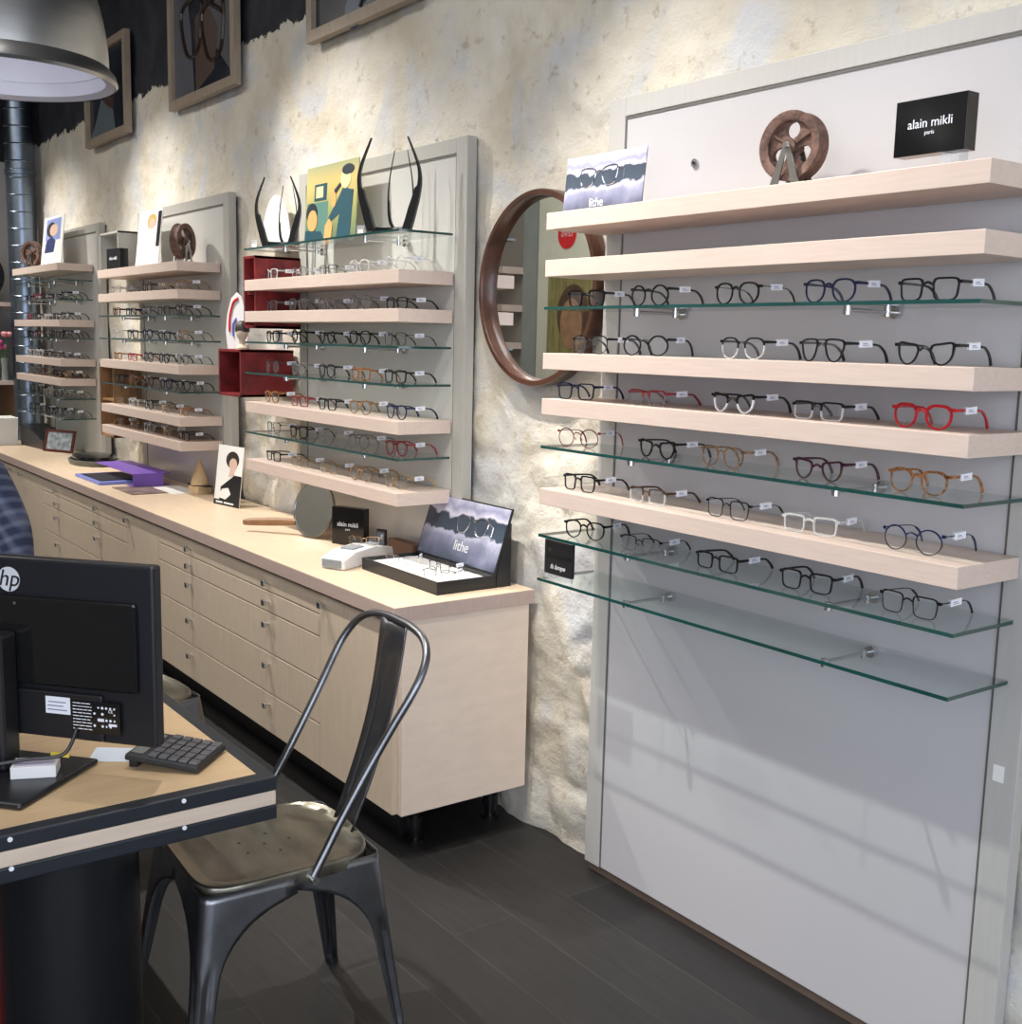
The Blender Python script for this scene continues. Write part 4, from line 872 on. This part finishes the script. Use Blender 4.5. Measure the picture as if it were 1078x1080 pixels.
wall_picture('framed photo of hanging spectacles, middle of three high pictures', -6.09, -5.22, 2.775, 3.95, 'glasses')
wall_picture('nearest framed photo at top edge, above the claw sculptures', -4.47, -3.62, 2.81, 3.95, 'lines')

# ------------------------------------------------------------------ opposite side (seen in the round mirror)
t = thing('opposite_display', 'display seen in round mirror with pale boards', 'display shelving', (-9.0, YF + .003, 0))
MB().box(-.75, .45, .0, .03, .4, 2.9).build('back_panel', m_greige, t)
for z in (2.30, 1.96, 1.62, 1.28): MB().box(-.7, .45, .03, .28, z - .06, z).build('shelf', m_shelf, t)
MB().box(.45, .66, .0, .05, 0, 3.6).build('pillar', P('grey green pillar', (.36, .40, .37), .4), t)
t = thing('cream_board', 'pale cream board seen in round mirror', 'display board', (-7.75, YF + .003, 0))
MB().box(-.56, .75, .0, .06, .4, 2.9).build('board', m_cream, t)
t2 = thing('round_sticker', 'round red sign with white lettering seen in the round mirror', 'sign', (-7.90, YF + .065, 2.56))
MB().cyl((0, 0, 0), (0, .006, 0), .125, 40).build('disc', m_redp, t2)
text('LEVIS', .07, m_white, t2, (0, .0065, 0), rot=(PI / 2, 0, PI), name='lettering')
t = thing('portrait_poster', 'tall portrait poster seen in round mirror', 'poster', (-7.78, YF + .065, 1.45))
MB().box(-.36, .36, 0, .01, 0, .75).build('board', P('olive streaks', (.30, .27, .10), .4, var=.35, scale=6, stretch=(6, 6, 1)), t)
MB().prism(ell(0.0, .42, .22, .26), 0, .012).build('printed_hair', P('brown hair print', (.12, .07, .04), .4, var=.5, scale=10), t)
MB().prism(ell(-.02, .34, .15, .22), 0, .014).build('printed_face', P('tan face print', (.42, .24, .13), .4, var=.2, scale=10), t)

# ------------------------------------------------------------------ desk
t = thing('desk', 'maple topped desk with black edging on a black column', 'desk', (-2.36, -1.65, 0))
X = lambda v: v + 2.36; Y = lambda v: v + 1.65
x0, x1, y0, y1 = X(-3.45), X(-2.052), Y(-2.02), Y(-1.296)
def ring(z0, z1, inset, mat, nm, r=.02):
    o = MB().box(x0 + inset, x1 - inset, y0 + inset, y1 - inset, z0, z1).build(nm, mat, t, bevel=.003); return o
ring(.648, .678, 0, m_navyb, 'lower_band'); ring(.678, .709, .0012, m_deskband, 'middle_band'); ring(.709, .739, 0, m_navyb, 'upper_band')
MB().box(x0 + .032, x1 - .032, y0 + .032, y1 - .032, .739, .7400).build('desk_top', m_desk, t)
b = MB()
for yy in (-1.49, -1.805):
    for zz in (.730, .675): MB().cyl((x1, Y(yy), zz), (x1 + .002, Y(yy), zz), .0045, 12).build('screw', m_tag, t)
MB().lathe([(0, 0), (.20, 0), (.20, .012), (.146, .02), (.146, .648), (0, .648)], c=(X(-2.39), Y(-1.625), 0), n=64).build('column', m_ebony, t, smooth=True)
tag(MB().box(-2.95, -2.60, -1.93, -1.80, 0, .60).build('pedestal_box', P('bright red lacquer', (.45, .01, .01), .35), bevel=.004), 'red box under the desk behind the black column', 'box')

# monitor
mdir = Vector((.755, .656, 0)).normalized(); mc = Vector((-2.375, -1.697, 0)); th = math.atan2(mdir.y, mdir.x)
t = thing('computer_monitor', 'black flat computer monitor seen from behind on the desk', 'monitor', (mc.x, mc.y, .7400), th)
# local: x along screen, -y towards the camera (rear of the screen faces the camera)
mz0, mz1 = .070, .436; mw = .300
b = MB(); b.box(-mw, mw, -.012, .020, mz0, mz1); b.build('housing', P('monitor plastic', (.008, .009, .013), .38), t, bevel=.006)
b = MB(); b.prism([(-mw + .03, mz0 + .11), (mw - .035, mz0 + .11), (mw - .035, mz1 - .075), (-mw + .03, mz1 - .075)], -.022, -.011); b.build('rear_cover', m_blackg, t, bevel=.009, seg=3)
MB().box(-mw + .012, mw - .012, .0198, .0212, mz0 + .015, mz1 - .012).build('screen', m_blackg, t)
b = MB(); b.box(-mw * .62, mw * .62, -.020, -.011, mz0 + .005, mz0 + .10); b.build('port_cover', m_black, t, bevel=.004)
MB().lathe([(0, 0), (.0250, 0), (.0250, .0012), (0, .0012)], n=32, T=Matrix.Rotation(PI / 2, 4, 'X')).build('logo_disc', P('logo silver', (.62, .66, .70), .35), t, loc=(-.018, -.0125, mz1 - .045))
text('hp', .047, m_black, t, (-.018, -.0142, mz1 - .044), shear=.25, name='logo_lettering')
lb = MB(); lb.box(.060, .115, -.0206, -.020, mz0 + .055, mz0 + .090); lb.build('barcode_sticker', m_tag, t)
lb = MB()
for i, (a_, b_) in enumerate(((.064, .108), (.064, .100), (.066, .106))): lb.box(a_, b_, -.0210, -.0206, mz0 + .062 + i * .008, mz0 + .0645 + i * .008)
lb.build('sticker_print', m_tagink, t)
MB().box(.118, .225, -.0206, -.020, mz0 + .022, mz0 + .088).build('rating_plate', m_blackg, t)
random.seed(3); pm = MB()
for row in range(9):
    zz = mz0 + .082 - row * .0066; xx = .121
    while xx < .160:
        l_ = random.uniform(.004, .014); pm.box(xx, min(xx + l_, .163), -.0210, -.0206, zz - .0008, zz + .0008); xx += l_ + .0018
for row in range(4):
    for q in range(6):
        if random.random() < .85: pm.cyl((.169 + q * .0088, -.0206, mz0 + .076 - row * .0125), (.169 + q * .0088, -.0210, mz0 + .076 - row * .0125), random.uniform(.0018, .0030), 8)
pm.box(.176, .190, -.0211, -.0206, mz0 + .048, mz0 + .054).box(.200, .218, -.0211, -.0206, mz0 + .040, mz0 + .045)
pm.build('plate_print', m_tag, t)
text('CE', .0085, m_tag, t, (.205, -.0213, mz0 + .0700), name='plate_lettering')
b = MB(); b.cyl((-.005, -.0235, mz0 + .115), (-.005, -.022, mz0 + .115), .003, 12); b.cyl((.0, -.0235, mz1 - .09), (.0, -.022, mz1 - .09), .003, 12); b.build('rear_screws', m_chrome, t)
b = MB(); b.box(-.075, .002, -.075, -.022, .012, .29); b.build('neck', m_black, t, bevel=.008)
b = MB(); b.box(-.16, .130, -.205, .050, 0, .012); b.build('base', m_black, t, bevel=.006)
MB().tube(smoothpath([(.13, -.022, mz0 + .03), (.11, -.04, mz0 - .02), (.05, -.075, .045), (-.03, -.11, .035), (-.13, -.17, .05), (-.25, -.20, .10)], 6), .004, 8).build('cable', m_black, t, smooth=True)
MB().box(.075, .115, -.032, -.028, .012 + .028, .012 + .036).build('yellow_tag', P('yellow tag', (.75, .6, .08), .5), t)

tx = lambda lx, ly: (mc.x + lx * math.cos(th) - ly * math.sin(th), mc.y + lx * math.sin(th) + ly * math.cos(th))
# calculator
t = thing('calculator', 'black desk calculator with square keys', 'calculator', (-2.243, -1.432, .7412), 2.34)
T = Matrix.Rotation(.10, 4, 'X')
cb = MB(); cb.box(-.070, .070, -.075, .085, .008, .022, 0, T); cb.build('body', m_blackm, t, bevel=.004)
kb = MB()
for i in range(5):
    for j in range(5): kb.box(-.064 + i * .0262, -.0425 + i * .0262, -.070 + j * .0222, -.0515 + j * .0222, .022, .0275, 0, T)
kb.build('keys', P('grey keys', (.10, .10, .11), .35), t, bevel=.0015)
MB().box(-.055, .055, .052, .078, .0222, .0235, 0, T).build('display', P('lcd grey', (.18, .20, .19), .2), t)
MB().box(-.06, .06, .060, .078, 0, .016).build('rear_feet', m_black, t)
MB().box(-.06, .06, -.072, -.060, 0, .005).build('front_feet', m_black, t)
# paper and box
tag(MB().add([(-2.334, -1.591, .7403), (-2.248, -1.468, .7403), (-2.312, -1.424, .7403), (-2.405, -1.552, .7403), (-2.334, -1.591, .7408), (-2.248, -1.468, .7408), (-2.312, -1.424, .7408), (-2.405, -1.552, .7408)], [(0, 3, 2, 1), (4, 5, 6, 7), (0, 1, 5, 4), (1, 2, 6, 5), (2, 3, 7, 6), (3, 0, 4, 7)]).build('paper_slip', P('pale blue paper', (.78, .86, .97), .5, var=.02)), 'pale blue-white paper lying on desk between monitor and calculator', 'paper')
t = thing('card_box', 'small white card box on the foot of the monitor', 'box', tx(.060, -.060) + (.7522,), th + .45)
MB().box(-.042, .042, -.028, .028, 0, .024).build('carton', m_white, t, bevel=.001); MB().box(-.036, .036, -.022, .022, .024, .0244).build('carton_top_label', P('lilac card', (.62, .58, .72), .5), t)

# ------------------------------------------------------------------ pendant lamp over the desk
t = thing('pendant_lamp', 'large domed aluminium pendant lamp over the desk', 'pendant lamp', (-2.45, -1.675, 2.100))
rr = .208
prof = [(rr, 0), (rr + .004, .006), (rr, .020), (rr - .010, .032)] + [((rr - .012) * math.cos(a) ** .75, .034 + .27 * math.sin(a)) for a in [i * PI / 2 / 12 * .86 for i in range(13)]]
b = MB(); b.lathe(prof, n=72); b.build('shade', m_steel, t, smooth=True)
inn = [(rr - .002, .001), (rr - .020, .008), (rr - .024, .034)] + [((rr - .026) * math.cos(a) ** .75, .034 + .255 * math.sin(a)) for a in [i * PI / 2 / 12 * .86 for i in range(13)]]
b = MB(); b.lathe(inn, n=72); b.build('inner_shade', m_shadegl, t, smooth=True)
b = MB(); b.lathe([(0, .29), (.055, .29), (.06, .30), (.055, .38), (.03, .41), (.012, .42), (0, .42)], n=32); b.build('neck', m_steel, t, smooth=True)
b = MB(); b.lathe([(0, .10), (.03, .105), (.045, .14), (.035, .18), (.018, .22), (.018, .28), (0, .28)], n=24); b.build('bulb', m_bulb, t, smooth=True)
MB().cyl((0, 0, .42), (0, 0, 3.995 - 2.100), .004, 8).build('cord', m_black, t)
l = bpy.data.lights.new('pendant_bulb', 'POINT'); l.energy = 0.35; l.shadow_soft_size = .05; l.color = (.88, .93, 1.0); o = bpy.data.objects.new('pendant_bulb', l); COL.objects.link(o); o.parent = t; o.location = (0, 0, .07)

# ------------------------------------------------------------------ metal chair
def leg_mesh(cx, cy, ex, ey, hx, hy, hz=.470):
    """pressed sheet corner: half aprons running to the middle of each side, arching into a tapering leg; cx,cy corner at the seat, ex,ey foot corner"""
    sx, sy = math.copysign(1, cx), math.copysign(1, cy); rows_ = []
    NT = 26
    for i in range(NT):
        q = i / (NT - 1); z = hz * (1 - q) if i else hz
        px = cx + (ex - cx) * q; py = cy + (ey - cy) * q
        drop = (hz - z)
        if drop < .045: wa, wb_ = hx, hy
        else:
            u_ = min(1, (drop - .045) / .14); k = math.sqrt(max(0, 1 - (1 - u_) ** 2)); leg_w = .062 - .036 * q
            wa = hx + (leg_w - hx) * k; wb_ = hy + (leg_w - hy) * k
        rc = .028 - .012 * q; row = []
        ndiv = 6
        for j in range(ndiv): row.append((px - sx * (wa - (wa - rc) * j / ndiv), py, z))
        for j in range(7):
            a = PI / 2 * j / 6; row.append((px - sx * rc + sx * rc * math.sin(a), py - sy * rc + sy * rc * math.cos(a), z))
        for j in range(1, ndiv + 1): row.append((px, py - sy * (rc + (wb_ - rc) * j / ndiv), z))
        if .33 < q < .93:
            dd = .006 * min(1, (q - .33) / .05, (.93 - q) / .05)
            for j in (4, 5, 6, 7): row[j] = (row[j][0], row[j][1] - sy * dd * (1 if j in (5, 6) else .5), row[j][2])
            for j in (11, 12, 13, 14): row[j] = (row[j][0] - sx * dd * (1 if j in (12, 13) else .5), row[j][1], row[j][2])
        rows_.append(row)
    n = len(rows_[0]); b = MB(); b.add([p for r_ in rows_ for p in r_], [(i * n + j, i * n + j + 1, (i + 1) * n + j + 1, (i + 1) * n + j) for i in range(NT - 1) for j in range(n - 1)])
    return b
def seat_mesh(hx0, hx1, y0, y1, z):
    """rounded dished seat; y0 front, y1 rear; rows of rounded outline"""
    b = MB(); n = 64; loops = []
    for (k, dz) in ((1.0, -.030), (1.0, -.006), (.992, -.0015), (.975, .001), (.955, .0), (.93, -.005), (.80, -.008), (.5, -.009), (.2, -.009)):
        lp = []
        for i in range(n):
            a = 2 * PI * i / n; c, s_ = math.cos(a), math.sin(a); e = 5.5
            px = math.copysign(abs(c) ** (2 / e), c) * k; py = math.copysign(abs(s_) ** (2 / e), s_) * k
            yy = (y0 + y1) / 2 + py * (y1 - y0) / 2; w_ = hx0 + (hx1 - hx0) * (py + 1) / 2
            if py > .2: yy -= 0.03 * (px * px) * (py - .2)
            lp.append((px * w_, yy, z + dz))
        loops.append(lp)
    L_ = len(loops); b.add([p for lp in loops for p in lp], [(i * n + j, i * n + (j + 1) % n, (i + 1) * n + (j + 1) % n, (i + 1) * n + j) for i in range(L_ - 1) for j in range(n)] + [tuple((L_ - 1) * n + j for j in range(n))])
    return b
def metal_seat(nm, label, cat, loc, rz, back=True, zs_=.475):
    t = thing(nm, label, cat, loc, rz)
    fx, bx_, yf, yb = .190, .178, -.205, .215
    seat_mesh(fx, bx_, yf, yb, zs_).build('seat', m_gunseat, t, smooth=True)
    for (sx, sy) in ((-1, -1), (1, -1), (-1, 1), (1, 1)):
        cx_ = sx * ((fx if sy < 0 else bx_) - .002); cy_ = (yf + .002) if sy < 0 else (yb - .002)
        ex = sx * (.245 if sy < 0 else .215); ey = -.262 if sy < 0 else .268
        o = leg_mesh(cx_, cy_, ex, ey, abs(cx_) + .003, .211, zs_ - .010).build('leg', m_gun, t, smooth=True)
        md = o.modifiers.new('sheet', 'SOLIDIFY'); md.thickness = .0025; md.offset = -1
        MB().cyl((ex - sx * .012, ey + (.012 if sy < 0 else -.012), 0), (ex - sx * .012, ey + (.012 if sy < 0 else -.012), .016), .017, 14).build('rubber_foot', m_black, o, smooth=True)
    for (a, c) in ((0, 0), (.05, .02), (-.05, .02), (.03, -.05), (-.03, -.05), (0, .06)): MB().cyl((a, c, zs_ - .010), (a, c, zs_ - .0085), .004, 10).build('drain_hole', m_black, t)
    if back:
        k = .6; yb0 = .045; z0 = .462; half = [(.188, .455), (.187, .50), (.184, .56), (.187, .66), (.196, .76), (.206, .83), (.205, .875), (.186, .915), (.140, .942), (.07, .953), (0, .955)]
        pts = [(x, yb0 + k * (z - z0), z) for x, z in half] + [(-x, yb0 + k * (z - z0), z) for x, z in reversed(half[:-1])]
        MB().tube(smoothpath(pts, 5), .0095, 12).build('back_tube', m_gun, t, smooth=True)
        b = MB(); b.cyl((.183, yb0 - .002, .448), (.200, yb0 - .002, .448), .009, 12); b.cyl((-.183, yb0 - .002, .448), (-.200, yb0 - .002, .448), .009, 12); b.build('rivet', m_chrome, t, smooth=True)
        sp_ = MB(); NR = 16; rowsS = []
        for i in range(NR):
            q = i / (NR - 1); z = .470 + q * (.950 - .470); y = .205 + q * (.338 - .205) + .022 * math.sin(PI * q); hw = .050 + .016 * q
            row = []
            for j in range(9):
                u_ = -1 + j / 4; dep = .004 * (1 if abs(u_) < .6 and .12 < q < .88 else 0) + (.010 if abs(u_) > .99 else 0)
                row.append((u_ * hw, y + .006 * (1 - u_ * u_) - dep, z))
            rowsS.append(row)
        sp_.add([p for r_ in rowsS for p in r_], [(i * 9 + j, i * 9 + j + 1, (i + 1) * 9 + j + 1, (i + 1) * 9 + j) for i in range(NR - 1) for j in range(8)])
        o = sp_.build('back_splat', m_gun, t, smooth=True); md = o.modifiers.new('sheet', 'SOLIDIFY'); md.thickness = .0025
    return t
metal_seat('metal_chair', 'gunmetal steel bistro chair tucked under the desk', 'chair', (-2.325, -1.205, 0), -.06)
metal_seat('metal_stool', 'dark steel stool half hidden behind the monitor', 'stool', (-3.60, -1.15, 0), .1, back=False)

# ------------------------------------------------------------------ seated person in plaid shirt (only the arm is inside the frame)
def skin_body(name, mat, verts, edges, radii, parent, sub=2, root=0):
    me = bpy.data.meshes.new(name); me.from_pydata(verts, edges, []); me.materials.append(mat)
    o = bpy.data.objects.new(name, me); COL.objects.link(o); o.parent = parent
    md = o.modifiers.new('skin', 'SKIN'); md.use_smooth_shade = True
    for i, v in enumerate(me.skin_vertices[0].data):
        v.radius = radii[i] if isinstance(radii[i], tuple) else (radii[i], radii[i]); v.use_root = (i == root)
    o.modifiers.new('sub', 'SUBSURF').levels = sub; o.modifiers['sub'].render_levels = sub
    return o
t = thing('person', 'person in dark blue plaid shirt seated at far left edge', 'person', (-3.85, -1.61, 0), .942)
V = [(0, 0, .56), (0, .0, .74), (0, .0, .94), (0, -.01, 1.12), (0, -.01, 1.20), (0, -.02, 1.31),
     (.17, -.01, 1.16), (.235, -.02, 1.00), (.26, -.06, .86), (.22, -.26, .80), (.19, -.33, .785),
     (-.17, -.01, 1.16), (-.235, -.02, 1.00), (-.26, -.06, .86), (-.22, -.26, .80), (-.19, -.33, .785),
     (.10, -.02, .55), (.14, -.42, .53), (.14, -.45, .12), (.14, -.58, .05), (-.10, -.02, .55), (-.14, -.42, .53), (-.14, -.45, .12), (-.14, -.58, .05)]
E_ = [(0, 1), (1, 2), (2, 3), (3, 4), (4, 5), (3, 6), (6, 7), (7, 8), (8, 9), (9, 10), (3, 11), (11, 12), (12, 13), (13, 14), (14, 15), (0, 16), (16, 17), (17, 18), (18, 19), (0, 20), (20, 21), (21, 22), (22, 23)]
Rr = [(.15, .12), (.145, .11), (.155, .115), (.13, .10), .052, .048, .072, .060, .052, .042, .030, .072, .060, .052, .042, .030, .09, .075, .05, .035, .09, .075, .05, .035]
skin_body('body', m_jean, V, E_, Rr, t)
# shirt: same skeleton, slightly larger, down to the hips
VS = V[:4] + [(0, -.01, 1.185)] + V[6:10] + V[11:15]
ES = [(0, 1), (1, 2), (2, 3), (3, 4), (3, 5), (5, 6), (6, 7), (7, 8), (3, 9), (9, 10), (10, 11), (11, 12)]
RS = [(.165, .135), (.16, .125), (.168, .128), (.145, .112), .068, .086, .076, .066, .055, .086, .076, .066, .055]
skin_body('shirt', m_plaid, VS, ES, RS, t)
hd = MB(); hd.lathe([(0, 0), (.040, .005), (.062, .04), (.078, .09), (.083, .14), (.074, .19), (.045, .225), (0, .235)], c=(0, -.03, 1.30), n=28, T=Matrix.Diagonal((.92, 1.12, 1, 1))); hd.lathe([(0, -.016), (.010, -.010), (.014, .0), (.004, .022), (0, .024)], c=(0, -.125, 1.40), n=10)
for sx in (-1, 1): hd.lathe([(0, -.03), (.010, -.02), (.013, 0), (.008, .025), (0, .03)], c=(sx * .078, -.02, 1.41), n=10)
hd.build('head', m_skin, t, smooth=True)
for sx in (-1, 1): MB().lathe([(0, -.008), (.011, 0), (0, .008)], c=(sx * .030, -.117, 1.425), n=12).build('eye', m_black, t, smooth=True)
MB().box(-.024, .024, -.123, -.117, 1.355, 1.361).build('mouth', P('lips', (.40, .14, .12), .5), t)
hr = MB(); hr.lathe([(.086, .13), (.090, .17), (.078, .215), (.048, .245), (0, .252)], c=(0, -.018, 1.30), n=28, T=Matrix.Diagonal((.96, 1.12, 1, 1))); hr.build('hair', m_hair, t, smooth=True)
for sx in (-1, 1):
    hv = [(sx * .19, -.33, .785), (sx * .18, -.40, .775)]; he = [(0, 1)]; hr_ = [.026, (.036, .018)]
    for k in range(4):
        bx0 = sx * (.155 + .018 * k); l_ = (.045, .055, .05, .038)[k]; i0 = len(hv)
        hv += [(bx0, -.43, .770), (bx0, -.43 - l_ * .6, .764), (bx0, -.43 - l_, .757)]; he += [(1, i0), (i0, i0 + 1), (i0 + 1, i0 + 2)]; hr_ += [.010, .009, .008]
    i0 = len(hv); hv += [(sx * .145, -.37, .770), (sx * .13, -.41, .764)]; he += [(0, i0), (i0, i0 + 1)]; hr_ += [.012, .009]
    skin_body('hand', m_skin, hv, he, hr_, t)
t = thing('stool', 'stool under the seated person in plaid shirt', 'stool', (-3.85, -1.61, 0))
MB().lathe([(0, .40), (.14, .40), (.15, .42), (.14, .44), (0, .44)], n=32).build('seat', m_black, t, smooth=True)
MB().lathe([(0, 0), (.15, 0), (.15, .012), (.03, .03), (.025, .40), (0, .40)], n=32).build('pedestal', m_chrome, t, smooth=True)
